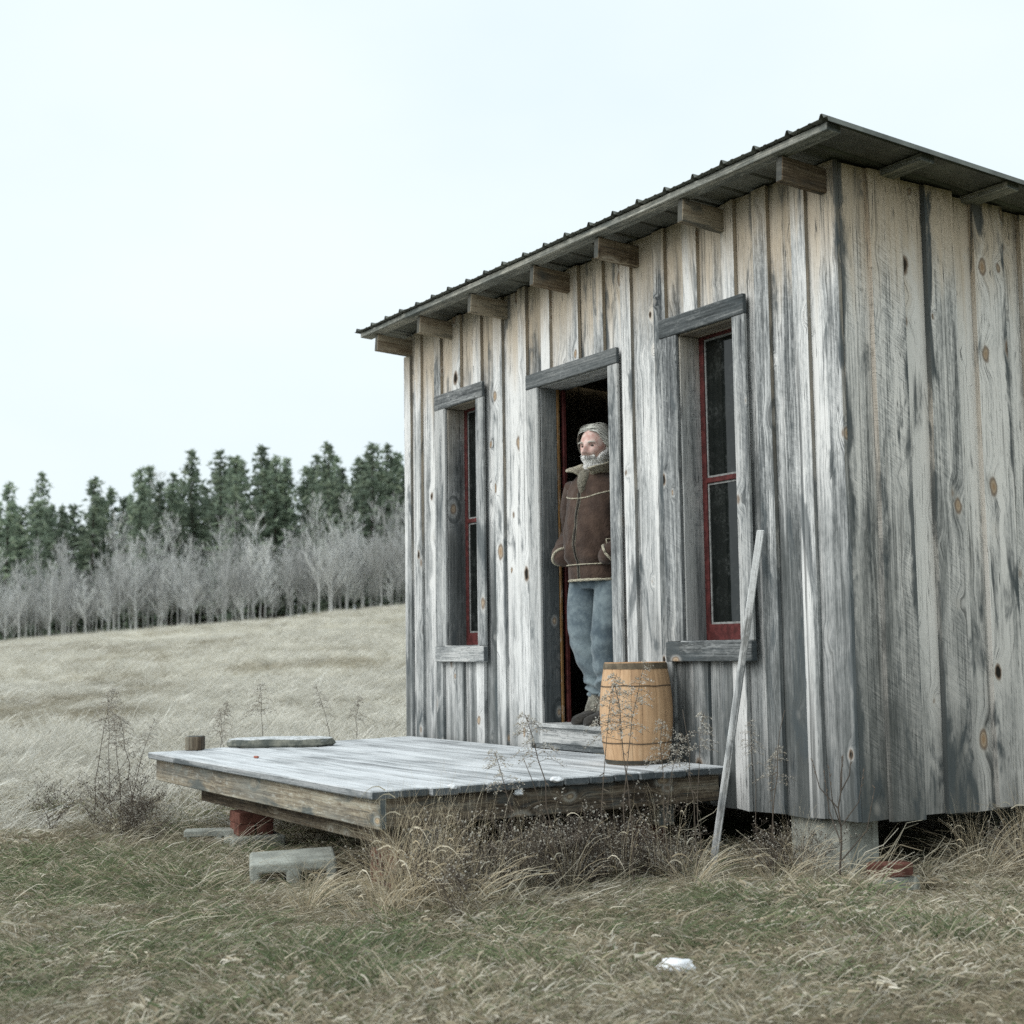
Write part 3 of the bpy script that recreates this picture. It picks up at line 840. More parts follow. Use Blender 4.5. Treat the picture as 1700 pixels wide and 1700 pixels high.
# ------------------------------------------------------------------ leaning lath
p0 = Vector((3.655, -0.245, gz(3.655, -0.245) - 0.03)); p1 = Vector((3.886, -0.062, 1.035))
pl = timber('lath', 0.036, 0.016, (p1 - p0).length, M_lath, None, frame(p1 - p0, (0.75, 0.66, 0), p0), jx=0.0004, warp=0.0, seg=3.0)
tag(pl, 'long white washed wooden lath leaning against the cabin wall', 'wooden lath')
# ------------------------------------------------------------------ person in the doorway
M_skin = simple('skin', (0.74, 0.57, 0.51), 0.5, 0.35, 0.0, 30, 5, 0.06, 150, col2=(0.58, 0.34, 0.29))
M_eye = simple('eye_dark', (0.03, 0.028, 0.026), 0.3, 0.5)
def fuzz(name, c1, c2, scale, bump, rough=0.95):
    g = G(name); n = g.noise(g.obj(), scale, 5, 0.7); n2 = g.noise(g.obj(), scale * 7, 4, 0.7)
    n3 = g.noise(g.obj(), 22, 3, 0.55, 1.2)
    g.bsdf(g.mix(g.rng(n, 0.34, 0.66), c1, c2), rough, 0.1, g.bump(g.math('MULTIPLY_ADD', n2, 0.25, g.math('MULTIPLY_ADD', n3, 1.4, n)), min(1.0, bump * 1.6), 0.018), Sheen_Weight=0.2)
    return g.m
M_suede = fuzz('brown_suede', (0.088, 0.058, 0.044), (0.050, 0.033, 0.026), 9, 0.25)
M_cream = fuzz('cream_shearling', (0.62, 0.57, 0.44), (0.44, 0.40, 0.30), 45, 0.9)
M_fur = fuzz('grey_brown_fur', (0.30, 0.275, 0.215), (0.13, 0.12, 0.09), 60, 1.0)
M_denim = fuzz('faded_denim', (0.215, 0.262, 0.278), (0.080, 0.108, 0.128), 6, 0.07)
M_boot = fuzz('boot_leather', (0.022, 0.020, 0.017), (0.045, 0.040, 0.034), 20, 0.3, 0.6)
M_felt = fuzz('boot_felt', (0.30, 0.29, 0.24), (0.13, 0.12, 0.10), 30, 0.8)
g = G('grey_hair')
hr = g.attr('bc'); o_ = g.sep(g.obj())
g.bsdf(g.ramp(hr, [(0.0, (0.24, 0.235, 0.20)), (0.5, (0.50, 0.495, 0.44)), (1.0, (0.74, 0.74, 0.69))]), 0.55, 0.35)
M_hair = g.m
g = G('white_beard')
hr = g.attr('bc')
g.bsdf(g.ramp(hr, [(0.0, (0.62, 0.60, 0.56)), (0.5, (0.80, 0.79, 0.76)), (1.0, (0.90, 0.90, 0.88))]), 0.6, 0.3)
M_beard = g.m

def ring_tube(path, radii, n=20, fold=None, cap=True, squash=None):
    """tube along points; radii per point; fold(i, a, t) multiplies the radius"""
    pts = [Vector(p) for p in path]; V = []; F = []
    prev = None
    for i, p in enumerate(pts):
        t = (pts[min(i + 1, len(pts) - 1)] - pts[max(i - 1, 0)]).normalized()
        if prev is None:
            x = Vector((1, 0, 0)); x = (x - t * x.dot(t)).normalized()
        else:
            x = (prev - t * prev.dot(t)).normalized()
        prev = x; y = t.cross(x)
        for k in range(n):
            a = 2 * math.pi * k / n
            r_ = radii[i] * (fold(i / (len(pts) - 1), a) if fold else 1)
            V.append(tuple(p + x * math.cos(a) * r_ + y * math.sin(a) * r_ * (squash or 1)))
    m = len(pts)
    for i in range(m - 1):
        for k in range(n):
            F.append((i * n + k, i * n + (k + 1) % n, (i + 1) * n + (k + 1) % n, (i + 1) * n + k))
    if cap:
        F.append(tuple(reversed(range(n)))); F.append(tuple(range((m - 1) * n, m * n)))
    return V, F
def smooth_path(pts, rad, n):
    """Catmull-Rom through control points"""
    P = [Vector(p) for p in pts]; out_p = []; out_r = []
    for s in range(n + 1):
        f = s / n * (len(P) - 1); i = min(int(f), len(P) - 2); t = f - i
        a, b, c, d = P[max(i - 1, 0)], P[i], P[i + 1], P[min(i + 2, len(P) - 1)]
        out_p.append(0.5 * ((2 * b) + (c - a) * t + (2 * a - 5 * b + 4 * c - d) * t * t + (3 * b - a - 3 * c + d) * t ** 3))
        ra, rb, rc, rd = rad[max(i - 1, 0)], rad[i], rad[i + 1], rad[min(i + 2, len(P) - 1)]
        out_r.append(0.5 * ((2 * rb) + (rc - ra) * t + (2 * ra - 5 * rb + 4 * rc - rd) * t * t + (3 * rb - ra - 3 * rc + rd) * t ** 3))
    return out_p, out_r
def merge(*parts):
    V = []; F = []
    for v, f in parts:
        o = len(V); V += list(v); F += [tuple(i + o for i in q) for q in f]
    return V, F
HC = Vector((0.012, -0.012, 1.655))
HS = 1.08
HR = Matrix.Rotation(R(7), 3, 'Z') @ Matrix.Rotation(R(7), 3, 'X')
def head_point(d):
    x, y, z = d
    p = Vector((x * 0.082, y * 0.104, z * 0.125))
    if z < 0:
        p.x *= 1 - 0.20 * (-z) ** 1.3
    front_ = max(0.0, -y)
    ax = abs(p.x); zz = p.z
    ga = lambda v, c, s: math.exp(-((v - c) / s) ** 2)
    if y < 0.2:
        k = min(1.0, front_ * 1.6)
        tz = max(0.0, 1 - abs((zz + 0.026) / 0.045)) if zz < -0.026 else max(0.0, 1 - (zz + 0.026) / 0.052)
        if zz < -0.040: tz = max(0.0, 1 - (-0.040 - zz) / 0.009) * 0.7
        p.y -= k * 0.046 * tz ** 1.1 * ga(ax, 0, 0.0105 + 0.006 * ga(zz, -0.032, 0.012))
        p.y += k * 0.013 * ga(ax, 0.031, 0.015) * ga(zz, 0.010, 0.012)
        p.y -= k * 0.007 * ga(ax, 0.030, 0.026) * ga(zz, 0.031, 0.009)
        p.y -= k * 0.008 * ga(ax, 0.042, 0.020) * ga(zz, -0.026, 0.020)
        p.y += k * 0.004 * ga(ax, 0.045, 0.010) * ga(zz, -0.052, 0.014)
        p.y -= k * 0.010 * ga(ax, 0.0, 0.03) * ga(zz, -0.105, 0.025)
    return HC + p
def sph(nu_, nv_):
    D_ = []; F = []
    for j in range(nv_ + 1):
        th = math.pi * j / nv_
        for i in range(nu_):
            ph = 2 * math.pi * i / nu_
            D_.append(Vector((math.sin(th) * math.cos(ph), math.sin(th) * math.sin(ph), math.cos(th))))
    for j in range(nv_):
        for i in range(nu_):
            a = j * nu_ + i; b = j * nu_ + (i + 1) % nu_
            F.append((a, a + nu_, b + nu_, b))
    return D_, F
def blob(c, r_, n=16):
    D_, F = sph(n, n // 2 + 2)
    return [tuple(Vector(c) + Vector((d.x * r_[0], d.y * r_[1], d.z * r_[2]))) for d in D_], F

JZ = [0.850, 0.868, 0.935, 0.952, 0.985, 1.06, 1.15, 1.25, 1.34, 1.40, 1.445, 1.475, 1.50, 1.515]
JA = [0.176, 0.180, 0.180, 0.183, 0.196, 0.199, 0.195, 0.194, 0.197, 0.192, 0.166, 0.124, 0.095, 0.085]
JF = [0.142, 0.147, 0.150, 0.157, 0.178, 0.188, 0.180, 0.160, 0.138, 0.124, 0.112, 0.100, 0.088, 0.080]
JB = [0.120, 0.125, 0.125, 0.130, 0.138, 0.140, 0.138, 0.138, 0.138, 0.132, 0.120, 0.102, 0.085, 0.075]
def jacket_pt(a, z, off=0.0):
    """a: angle, 0 = his left (+x), -90 deg = front"""
    A = float(np.interp(z, JZ, JA)); B = float(np.interp(z, JZ, JF if math.sin(a) < 0 else JB))
    c, s = math.cos(a), math.sin(a); e = 2.5
    k = (abs(c) ** e + abs(s) ** e) ** (-1 / e)
    f = 0.0
    if 0.95 < z < 1.40:
        f = 0.012 * mnoise.noise((c * 1.6, s * 1.6 + z * 1.5, z * 5)) + 0.011 * mnoise.noise((c * 3, s * 3, z * 11 + c * 3)) + 0.005 * mnoise.noise((c * 7, s * 7, z * 20 + s * 5))
        if z < 1.06: f += 0.006 * math.sin(a * 9 + 3 * mnoise.noise((c, s, z * 4)))
    return Vector((c * k * (A + f + off), s * k * (B + f + off) - 0.01, z))
def make_person(loc, rz):
    root = empty('person', loc, 'standing person with grey hair and white beard in a brown shearling jacket', 'person', rz=rz)
    W = WM[root.name]
    # one continuous body, hands resting inside the pockets
    D_, Fh = sph(64, 48)
    hrot = lambda p: HC + HR @ ((Vector(p) - HC) * HS)
    parts = [([tuple(hrot(head_point(d))) for d in D_], Fh)]
    for s in (-1, 1):
        parts.append(blob(tuple(hrot((HC.x + s * 0.085, HC.y + 0.015, 1.640))), (0.012, 0.022, 0.033)))
    parts.append(ring_tube([(0, 0.0, 1.42), (0, -0.005, 1.50), (0.006, -0.010, 1.60)], [0.075, 0.062, 0.060], 20))
    tz = [0.88, 0.92, 1.0, 1.15, 1.3, 1.38, 1.44, 1.47]
    ta = [0.13, 0.14, 0.15, 0.165, 0.165, 0.145, 0.105, 0.06]
    V = []; F = []; n = 24
    for i, z in enumerate(tz):
        for k in range(n):
            a = 2 * math.pi * k / n
            V.append((ta[i] * math.cos(a), ta[i] * 0.68 * math.sin(a) - 0.01, z))
    for i in range(len(tz) - 1):
        for k in range(n):
            F.append((i * n + k, i * n + (k + 1) % n, (i + 1) * n + (k + 1) % n, (i + 1) * n + k))
    F.append(tuple(reversed(range(n)))); F.append(tuple(range((len(tz) - 1) * n, len(tz) * n)))
    parts.append((V, F))
    arms = {}; legs = {}
    for s in (-1, 1):
        arms[s] = [(s * 0.165, 0.0, 1.425), (s * 0.235, 0.03, 1.32), (s * 0.285, 0.075, 1.16), (s * 0.255, -0.02, 1.07), (s * 0.196, -0.122, 1.0)]
        pth, rad = smooth_path(arms[s] + [(s * 0.11, -0.06, 0.98)], [0.045, 0.044, 0.040, 0.036, 0.026, 0.024], 16)
        parts.append(ring_tube(pth, rad, 14))
        hand = Vector((s * 0.105, -0.055, 0.965))
        parts.append(blob(hand, (0.030, 0.022, 0.045), 12))
        for q in range(4):
            b = hand + Vector((s * (-0.018 + q * 0.006), 0.02 - q * 0.014, -0.02))
            parts.append(ring_tube([b, b + Vector((-s * 0.01, -0.004, -0.030)), b + Vector((-s * 0.022, -0.002, -0.050 + 0.004 * abs(q - 1)))], [0.009, 0.0085, 0.007], 8))
        b = hand + Vector((0.0, -0.02, 0.015))
        parts.append(ring_tube([b, b + Vector((-s * 0.02, -0.012, -0.015)), b + Vector((-s * 0.032, -0.010, -0.032))], [0.010, 0.0095, 0.008], 8))
        if s > 0:
            legs[s] = [(0.098, 0.0, 0.90), (0.105, -0.025, 0.68), (0.095, -0.055, 0.47), (0.092, -0.020, 0.28), (0.090, 0.005, 0.09)]
        else:
            legs[s] = [(-0.098, 0.0, 0.90), (-0.105, -0.03, 0.68), (-0.080, -0.040, 0.47), (-0.045, 0.030, 0.28), (-0.050, 0.050, 0.09)]
        pth, rad = smooth_path(legs[s], [0.078, 0.07, 0.052, 0.046, 0.034], 16)
        parts.append(ring_tube(pth, rad, 16))
        ax, ay, az = legs[s][-1]
        parts.append(blob((ax, ay - 0.055, 0.048), (0.032, 0.105, 0.026)))
    body = obj('body', *merge(*parts), M_skin, root, W, smooth=True)
    rm = body.modifiers.new('remesh', 'REMESH'); rm.mode = 'VOXEL'; rm.voxel_size = 0.004; rm.use_smooth_shade = True
    sm = body.modifiers.new('smooth', 'SMOOTH'); sm.factor = 0.5; sm.iterations = 1
    # eyes
    for s in (-1, 1):
        e = obj('eye', *blob(tuple(hrot(HC + Vector((s * 0.032, -0.0865, 0.009)))), (0.0115, 0.007, 0.0045), 12), M_eye, root, W, smooth=True)
    # hair and beard strands
    def strands(name, roots, mat, wd, shell=None):
        V = []; F = []; C = []
        if shell:
            inside, off, cv = shell
            D2, F2 = sph(72, 54)
            keep_ = [inside(d) for d in D2]
            for d in D2:
                p_ = head_point(d); V.append(tuple(HC + (p_ - HC) * (1 + off * (1 + 0.35 * mnoise.noise(d * 9))))); C.append(cv)
            F += [q for q in F2 if all(keep_[i] for i in q)]
        for path, c in roots:
            base = len(V); m = len(path)
            for i, p in enumerate(path):
                tdir = (path[min(i + 1, m - 1)] - path[max(i - 1, 0)])
                out_ = (p - HC); sd = tdir.cross(out_)
                sd = sd.normalized() if sd.length > 1e-6 else Vector((1, 0, 0))
                w2 = wd * (1 - 0.75 * (i / (m - 1)) ** 2)
                V.append(tuple(p - sd * w2)); V.append(tuple(p + sd * w2)); C += [c, c]
            for i in range(m - 1):
                F.append((base + 2 * i, base + 2 * i + 1, base + 2 * i + 3, base + 2 * i + 2))
        V = [tuple(hrot(p)) for p in V]
        o = obj(name, V, F, mat, root, W, smooth=True)
        at = o.data.attributes.new('bc', 'FLOAT', 'POINT'); at.data.foreach_set('value', C)
        return o
    rd = random.Random(5)
    def scalp(d):
        ang = math.atan2(abs(d.x), -d.y)
        line = 0.80 if ang < 0.75 else (0.80 - (ang - 0.75) * 1.35 if ang < 1.45 else -0.16 - (ang - 1.45) * 0.22)
        return d.z > line
    def bearded(d):
        l = head_point(d) - HC; ax = abs(l.x)
        return d.y < 0.15 and l.z < -0.062 + (0.0 if ax < 0.045 else (ax - 0.045) * 1.0)
    hs = []
    part = Vector((0.35, -0.55, 0.80)).normalized()
    tries = 0
    while len(hs) < 4600 and tries < 30000:
        tries += 1
        d = Vector((rd.gauss(0, 1), rd.gauss(0, 1), rd.gauss(0, 1))).normalized()
        # scalp: above a hairline that is high in front and low at the back
        ang = math.atan2(abs(d.x), -d.y)            # 0 front .. pi back
        line = 0.76 if ang < 0.75 else (0.76 - (ang - 0.75) * 1.35 if ang < 1.45 else -0.18 - (ang - 1.45) * 0.22)
        if d.z < line + rd.uniform(-0.05, 0.05): continue
        sgn = 1 if (d.x - 0.018 > 0 or (abs(d.x - 0.018) < 0.02 and rd.random() < 0.5)) else -1
        back = rd.uniform(0.25, 0.75) if d.y < 0.2 else rd.uniform(0.5, 1.0)
        tgt = Vector((sgn * rd.uniform(0.75, 0.95), back * ((0.55 if sgn > 0 else 0.12) if d.y < 0.3 else 1.3), -rd.uniform(0.15, 0.42))).normalized()
        if d.y > 0.45: tgt = Vector((d.x * 0.8, 0.8, -0.55 + rd.uniform(-0.1, 0.1))).normalized()
        m = 9; path = []
        lift = rd.uniform(1.06, 1.20)
        om = math.acos(max(-1, min(1, d.dot(tgt)))) or 1e-3
        for i in range(m):
            t = i / (m - 1) * 1.08
            q = (d * math.sin(max(0, 1 - t) * om) + tgt * math.sin(t * om)) / max(math.sin(om), 0.05)
            q.normalize()
            lf = 1.0 + (lift - 1.0) * min(1, i / 2.0) + 0.05 * math.sin(min(t, 1) * math.pi)
            p = HC + Vector((q.x * 0.084, q.y * 0.106, q.z * 0.128)) * lf
            if t > 0.8: p.z -= (t - 0.8) * rd.uniform(0.12, 0.42); p.x += sgn * (t - 0.8) * 0.02
            p += Vector((rd.uniform(-1, 1), rd.uniform(-1, 1), rd.uniform(-1, 1))) * 0.0012
            path.append(p)
        hs.append((path, min(1, max(0, rd.gauss(0.72 - 0.25 * max(0, d.y), 0.22)))))
    strands('hair', hs, M_hair, 0.0020, (scalp, 0.07, 0.6))
    bs = []
    tries = 0
    while len(bs) < 4200 and tries < 70000:
        tries += 1
        d = Vector((rd.gauss(0, 1), -abs(rd.gauss(0, 1)), rd.gauss(0, 1))).normalized()
        p0_ = head_point(d); l = p0_ - HC
        ax = abs(l.x)
        beard = l.z < -0.056 + (0.0 if ax < 0.045 else (ax - 0.045) * 1.2) and l.y < 0.012
        mous = ax < 0.036 and -0.062 < l.z < -0.041 and l.y < -0.06
        side_ = ax > 0.066 and l.z < -0.004 and -0.022 < l.y < 0.004
        if not (beard or mous or side_): continue
        if ax < 0.018 and -0.069 < l.z < -0.065: continue
        nrm = Vector((l.x / 0.082 ** 2, l.y / 0.104 ** 2, l.z / 0.125 ** 2)).normalized()
        ln = rd.uniform(0.018, 0.034) if beard and l.z < -0.075 else rd.uniform(0.010, 0.020)
        dirn = (nrm * 0.75 + Vector((l.x * 3, -0.10, -0.75)) + Vector((rd.gauss(0, .2), rd.gauss(0, .2), rd.gauss(0, .2)))).normalized()
        if mous: dirn = Vector((2.0 * l.x / 0.03, -0.6, -0.55)).normalized(); ln = 0.018
        path = [p0_ - nrm * 0.002 + dirn * ln * t + Vector((0, 0, -0.25 * ln * t * t)) for t in (0, 0.35, 0.7, 1.0)]
        bs.append((path, min(1, max(0, rd.gauss(0.68, 0.2)))))
    strands('beard', bs, M_beard, 0.0015, (bearded, 0.085, 0.75))
    eb = []
    for s in (-1, 1):
        for k in range(36):
            t = rd.random(); x = s * (0.014 + 0.036 * t)
            base_ = HC + Vector((x, -0.1035 + 0.016 * t * t, 0.0275 + 0.004 * math.sin(t * 3) + rd.uniform(-.0025, .0025)))
            eb.append(([base_, base_ + Vector((s * 0.006, -0.004, 0.001)), base_ + Vector((s * 0.012, -0.001, -0.001))], rd.uniform(0.2, 0.7)))
    strands('eyebrow', eb, M_hair, 0.0012)
    # jacket
    n = 72; zs = list(np.linspace(0.850, 1.515, 64)); V = []; F = []
    for z in zs:
        for k in range(n): V.append(tuple(jacket_pt(2 * math.pi * k / n, z)))
    m = len(zs)
    for i in range(m - 1):
        for k in range(n):
            F.append((i * n + k, i * n + (k + 1) % n, (i + 1) * n + (k + 1) % n, (i + 1) * n + k))
    F.append(tuple(reversed(range(n)))); F.append(tuple(range((m - 1) * n, m * n)))
    jk = obj('jacket', V, F, M_suede, root, W, smooth=True)
    for s in (-1, 1):
        pth, rad = smooth_path(arms[s] + [(s * 0.12, -0.075, 0.975)], [0.080, 0.078, 0.070, 0.063, 0.054, 0.044], 40)
        def fold(t, a, s=s):
            return 1 + 0.05 * mnoise.noise((t * 9, math.cos(a) * 1.2, math.sin(a) * 1.2 + s)) + (0.05 * math.sin(t * 46 + math.cos(a) * 1.5) * math.exp(-((t - 0.56) / 0.16) ** 2))
        obj('sleeve', *ring_tube(pth, rad, 26, fold), M_suede, jk, W, smooth=True)
        e0 = Vector(pth[32]); ed = (Vector(pth[33]) - Vector(pth[31])).normalized()
        ringp = []
        xx = Vector((0, 0, 1)).cross(ed).normalized(); yy = ed.cross(xx)
        for k in range(25):
            a = 2 * math.pi * k / 24
            ringp.append(e0 + xx * math.cos(a) * 0.056 + yy * math.sin(a) * 0.056 + ed * 0.004 * mnoise.noise((a, s, 2.0)))
        obj('cuff', *ring_tube(ringp, [0.0085 + 0.002 * mnoise.noise((k * .9, 1, s)) for k in range(25)], 8), M_cream, jk, W, smooth=True)
    def line(name, pts, r_, mat, wob=0.0):
        return obj(name, *ring_tube(pts, [r_ * (1 + wob * mnoise.noise((k * 0.8, r_ * 900, 1.0))) for k in range(len(pts))], 7), mat, jk, W, smooth=True)
    F0 = -math.pi / 2
    zc = lambda z: F0 - 0.10 + 0.06 * (z - 0.86)            # the front closure runs a little towards his right
    line('zipper', [jacket_pt(zc(z), z, 0.0005) for z in np.linspace(0.855, 1.39, 30)], 0.0055, M_boot)
    for s in (-1, 1):
        line('piping', [jacket_pt(zc(z) + s * 0.055, z, 0.0) for z in np.linspace(0.855, 1.37, 30)], 0.0028, M_fur, 0.4)
    line('piping', [jacket_pt(a, 1.357 - 0.018 * math.cos((a - zc(1.36)) * 2.2), 0.001) for a in np.linspace(F0 - 1.5, F0 + 1.5, 50)], 0.0042, M_cream, 0.6)
    line('piping', [jacket_pt(a, 0.943, 0.004) for a in np.linspace(0, 2 * math.pi, 60)], 0.0036, M_cream, 0.6)
    line('hem', [jacket_pt(a, 0.851, 0.001) for a in np.linspace(0, 2 * math.pi, 60)], 0.0085, M_cream, 0.5)
    for s in (-1, 1):
        line('piping', [jacket_pt(F0 + s * (0.98 + 0.12 * t), 1.085 - 0.135 * t, 0.002) for t in np.linspace(0, 1, 12)], 0.0045, M_cream, 0.6)
        line('piping', [jacket_pt(F0 + s * (0.98 + 0.25 * t), 1.085, 0.002) for t in np.linspace(0, 1, 8)], 0.0035, M_cream, 0.6)
    # collar: open shearling lapels standing up round the neck
    V = []; F = []; na, nr = 41, 7
    for i in range(na):
        f = i / (na - 1); a = F0 + 0.42 + f * (2 * math.pi - 0.84)
        fr = max(0.0, 1 - min(f, 1 - f) / 0.24)              # 1 at the front tips
        c, s = math.cos(a), math.sin(a)
        for j in range(nr):
            t = j / (nr - 1)
            r_ = 0.094 + 0.032 * t + 0.080 * fr * t ** 1.3
            z = 1.468 + (0.088 - 0.035 * fr) * math.sin(min(1, t * 1.15) * math.pi / 2) + 0.008 * (1 - fr) - 0.018 * fr * t
            wv = 0.006 * mnoise.noise((f * 14, t * 3, 0.3))
            V.append((c * (r_ + wv), s * (r_ + wv) * 0.93 - 0.012, z + wv))
    for i in range(na - 1):
        for j in range(nr - 1):
            p = i * nr + j; F.append((p, p + 1, p + nr + 1, p + nr))
    co = obj('collar', V, F, M_cream, jk, W, smooth=True)
    so = co.modifiers.new('solidify', 'SOLIDIFY'); so.thickness = 0.013; so.offset = 0.0
    ss = co.modifiers.new('subsurf', 'SUBSURF'); ss.levels = 1; ss.render_levels = 1
    # fur lining spilling out at the throat
    D_, Fb = sph(28, 20); V = []
    for d in D_:
        k = 1 + 0.10 * mnoise.noise(d * 3.1) + 0.07 * mnoise.noise(d * 8)
        V.append((-0.006 + d.x * 0.052 * k * (0.75 + 0.35 * d.z), -0.112 + d.y * 0.038 * k - 0.012 * d.z * -1, 1.435 + d.z * 0.080 * k))
    obj('fur_lining', V, Fb, M_fur, jk, W, smooth=True)
    # jeans
    parts = []
    V = []; F = []; n = 40
    hz_ = [0.80, 0.83, 0.87, 0.92, 0.96]; ha = [0.165, 0.178, 0.182, 0.176, 0.17]; hb = [0.112, 0.122, 0.126, 0.122, 0.118]
    for s in (-1, 1):
        pth, rad = smooth_path(legs[s][:-1] + [(legs[s][-1][0], legs[s][-1][1] - 0.004, 0.165)], [0.098, 0.100, 0.090, 0.086, 0.074], 70)
        def fold(t, a, s=s):
            z = 0.9 - t * 0.8
            low = math.exp(-((z - 0.22) / 0.15) ** 2)
            kn = math.exp(-((z - 0.52) / 0.08) ** 2)
            return 1 + 0.035 * mnoise.noise((t * 6, math.cos(a), math.sin(a) + 3 * s)) \
                + (0.17 * low + 0.035 * kn) * math.sin(t * 50 + 2.2 * math.sin(a + s) + 4 * mnoise.noise((t * 4, math.cos(a) * 1.1, s))) + 0.05 * low
        parts.append(ring_tube(pth, rad, 36, fold))
    V = []; F = []
    for i, z in enumerate(hz_):
        for k in range(n):
            a = 2 * math.pi * k / n
            V.append((ha[i] * math.cos(a), hb[i] * math.sin(a), z))
    for i in range(len(hz_) - 1):
        for k in range(n): F.append((i * n + k, i * n + (k + 1) % n, (i + 1) * n + (k + 1) % n, (i + 1) * n + k))
    F.append(tuple(reversed(range(n)))); F.append(tuple(range((len(hz_) - 1) * n, len(hz_) * n)))
    parts.append((V, F))
    je = obj('jeans', *merge(*parts), M_denim, root, W, smooth=True)
    rm = je.modifiers.new('remesh', 'REMESH'); rm.mode = 'VOXEL'; rm.voxel_size = 0.006; rm.use_smooth_shade = True
    sm = je.modifiers.new('smooth', 'SMOOTH'); sm.factor = 0.5; sm.iterations = 2
    # boots
    for s in (-1, 1):
        ax, ay, az = legs[s][-1]
        V = []; F = []; n = 24; m = 16
        for i in range(m):
            t = i / (m - 1); y = ay + 0.085 - 0.315 * t
            hw = 0.050 * (1 - abs(t - 0.62) ** 2.2 * 1.1) if t < 0.96 else 0.03
            if t < 0.06: hw *= 0.75
            top = np.interp(t, [0, 0.1, 0.35, 0.55, 0.75, 0.92, 1.0], [0.085, 0.115, 0.115, 0.092, 0.070, 0.058, 0.034])
            for k in range(n):
                a = 2 * math.pi * k / n; c, sn = math.cos(a), math.sin(a)
                z = top * 0.5 + sn * top * 0.5 * (1 if sn > 0 else 1); z = max(z, 0.0)
                kx = (abs(c) ** 0.8) * (1 if c > 0 else -1)
                V.append((ax + kx * hw * (1.06 if z < 0.03 else 1), y, z))
        for i in range(m - 1):
            for k in range(n): F.append((i * n + k, (i + 1) * n + k, (i + 1) * n + (k + 1) % n, i * n + (k + 1) % n))
        F.append(tuple(range(n))); F.append(tuple(reversed(range((m - 1) * n, m * n))))
        bo = obj('boot', V, F, M_boot, root, W, smooth=True)
        obj('boot_shaft', *ring_tube([(ax, ay - 0.062, 0.050), (ax, ay - 0.050, 0.085), (ax, ay - 0.022, 0.125), (ax, ay - 0.005, 0.20)], [0.062, 0.066, 0.066, 0.066], 22,
                                     lambda t, a: 1 + 0.07 * mnoise.noise((t * 4, math.cos(a) * 2, math.sin(a) * 2))), M_felt, bo, W, smooth=True)
        sp = [(ax + 0.054 * math.cos(a) * (0.9 if math.sin(a) > 0 else 1), ay - 0.072 - 0.158 * math.sin(a) * -1 * (1 if True else 0), 0.009) for a in np.linspace(0, 2 * math.pi, 33)]
        obj('sole', *ring_tube(sp, [0.009] * 33, 6), M_boot, bo, W, smooth=False)
    return root
make_person((2.182, 0.160, 0.0235), R(12))

# ------------------------------------------------------------------ vegetation helpers
def ribbon(V, F, C, pts, w0, w1, c, side=None):
    b = len(V); m = len(pts)
    for i, p in enumerate(pts):
        t = (pts[min(i + 1, m - 1)] - pts[max(i - 1, 0)])
        s = side if side is not None else Vector((-t.y, t.x, 0.15))
        if s.length < 1e-5: s = Vector((1, 0, 0))
        s = s.normalized() * (w0 + (w1 - w0) * i / (m - 1)) * 0.5
        V.append(tuple(p - s)); V.append(tuple(p + s)); C += [c, c]
    for i in range(m - 1): F.append((b + 2 * i, b + 2 * i + 1, b + 2 * i + 3, b + 2 * i + 2))
def stem(V, F, C, pts, r0, r1, c, n=4):
    b = len(V); m = len(pts); prev = Vector((1, 0.2, 0))
    for i, p in enumerate(pts):
        t = (pts[min(i + 1, m - 1)] - pts[max(i - 1, 0)]).normalized()
        x = prev - t * prev.dot(t)
        if x.length < 1e-4: x = Vector((0, 1, 0)) - t * t.y
        x.normalize(); prev = x; y = t.cross(x); r_ = r0 + (r1 - r0) * i / (m - 1)
        for k in range(n):
            a = 2 * math.pi * k / n
            V.append(tuple(p + (x * math.cos(a) + y * math.sin(a)) * r_)); C.append(c)
    for i in range(m - 1):
        for k in range(n): F.append((b + i * n + k, b + i * n + (k + 1) % n, b + (i + 1) * n + (k + 1) % n, b + (i + 1) * n + k))
    F.append(tuple(b + (m - 1) * n + k for k in range(n)))
def bitmesh(name, V, F, C, mat):
    me = mesh(name, V, F, mat, True)
    at = me.attributes.new('bc', 'FLOAT', 'POINT'); at.data.foreach_set('value', C)
    return me
def plant_mat(name, stops, var=0.25, trans=0.25):
    g = G(name)
    c = g.ramp(g.attr('bc'), stops)
    r = g.rand()
    c = g.mix(1.0, c, g.mix(r, (1 - var,) * 3, (1 + var,) * 3), 'MULTIPLY')
    nd = g.bsdf(c, 0.75, 0.15)
    if trans:
        tl = g.n('ShaderNodeBsdfTranslucent'); g.put(tl.inputs[0], c)
        mx = g.n('ShaderNodeMixShader'); mx.inputs[0].default_value = trans
        g.t.links.new(nd.outputs[0], mx.inputs[1]); g.t.links.new(tl.outputs[0], mx.inputs[2]); g.t.links.new(mx.outputs[0], g.o.inputs[0])
    return g.m
M_grass = plant_mat('matted_grass', [(0.0, (0.11, 0.155, 0.08)), (0.22, (0.22, 0.255, 0.14)), (0.34, (0.25, 0.21, 0.145)), (0.6, (0.41, 0.36, 0.26)), (0.82, (0.57, 0.525, 0.41)), (1.0, (0.72, 0.68, 0.58))])
M_field = plant_mat('meadow_grass', [(0.0, (0.27, 0.235, 0.165)), (0.4, (0.58, 0.55, 0.46)), (1.0, (0.80, 0.785, 0.72))], 0.22)
M_weed = plant_mat('dry_weed', [(0.0, (0.075, 0.064, 0.055)), (0.3, (0.145, 0.118, 0.093)), (0.6, (0.29, 0.25, 0.195)), (1.0, (0.66, 0.64, 0.58))], 0.15, 0.1)
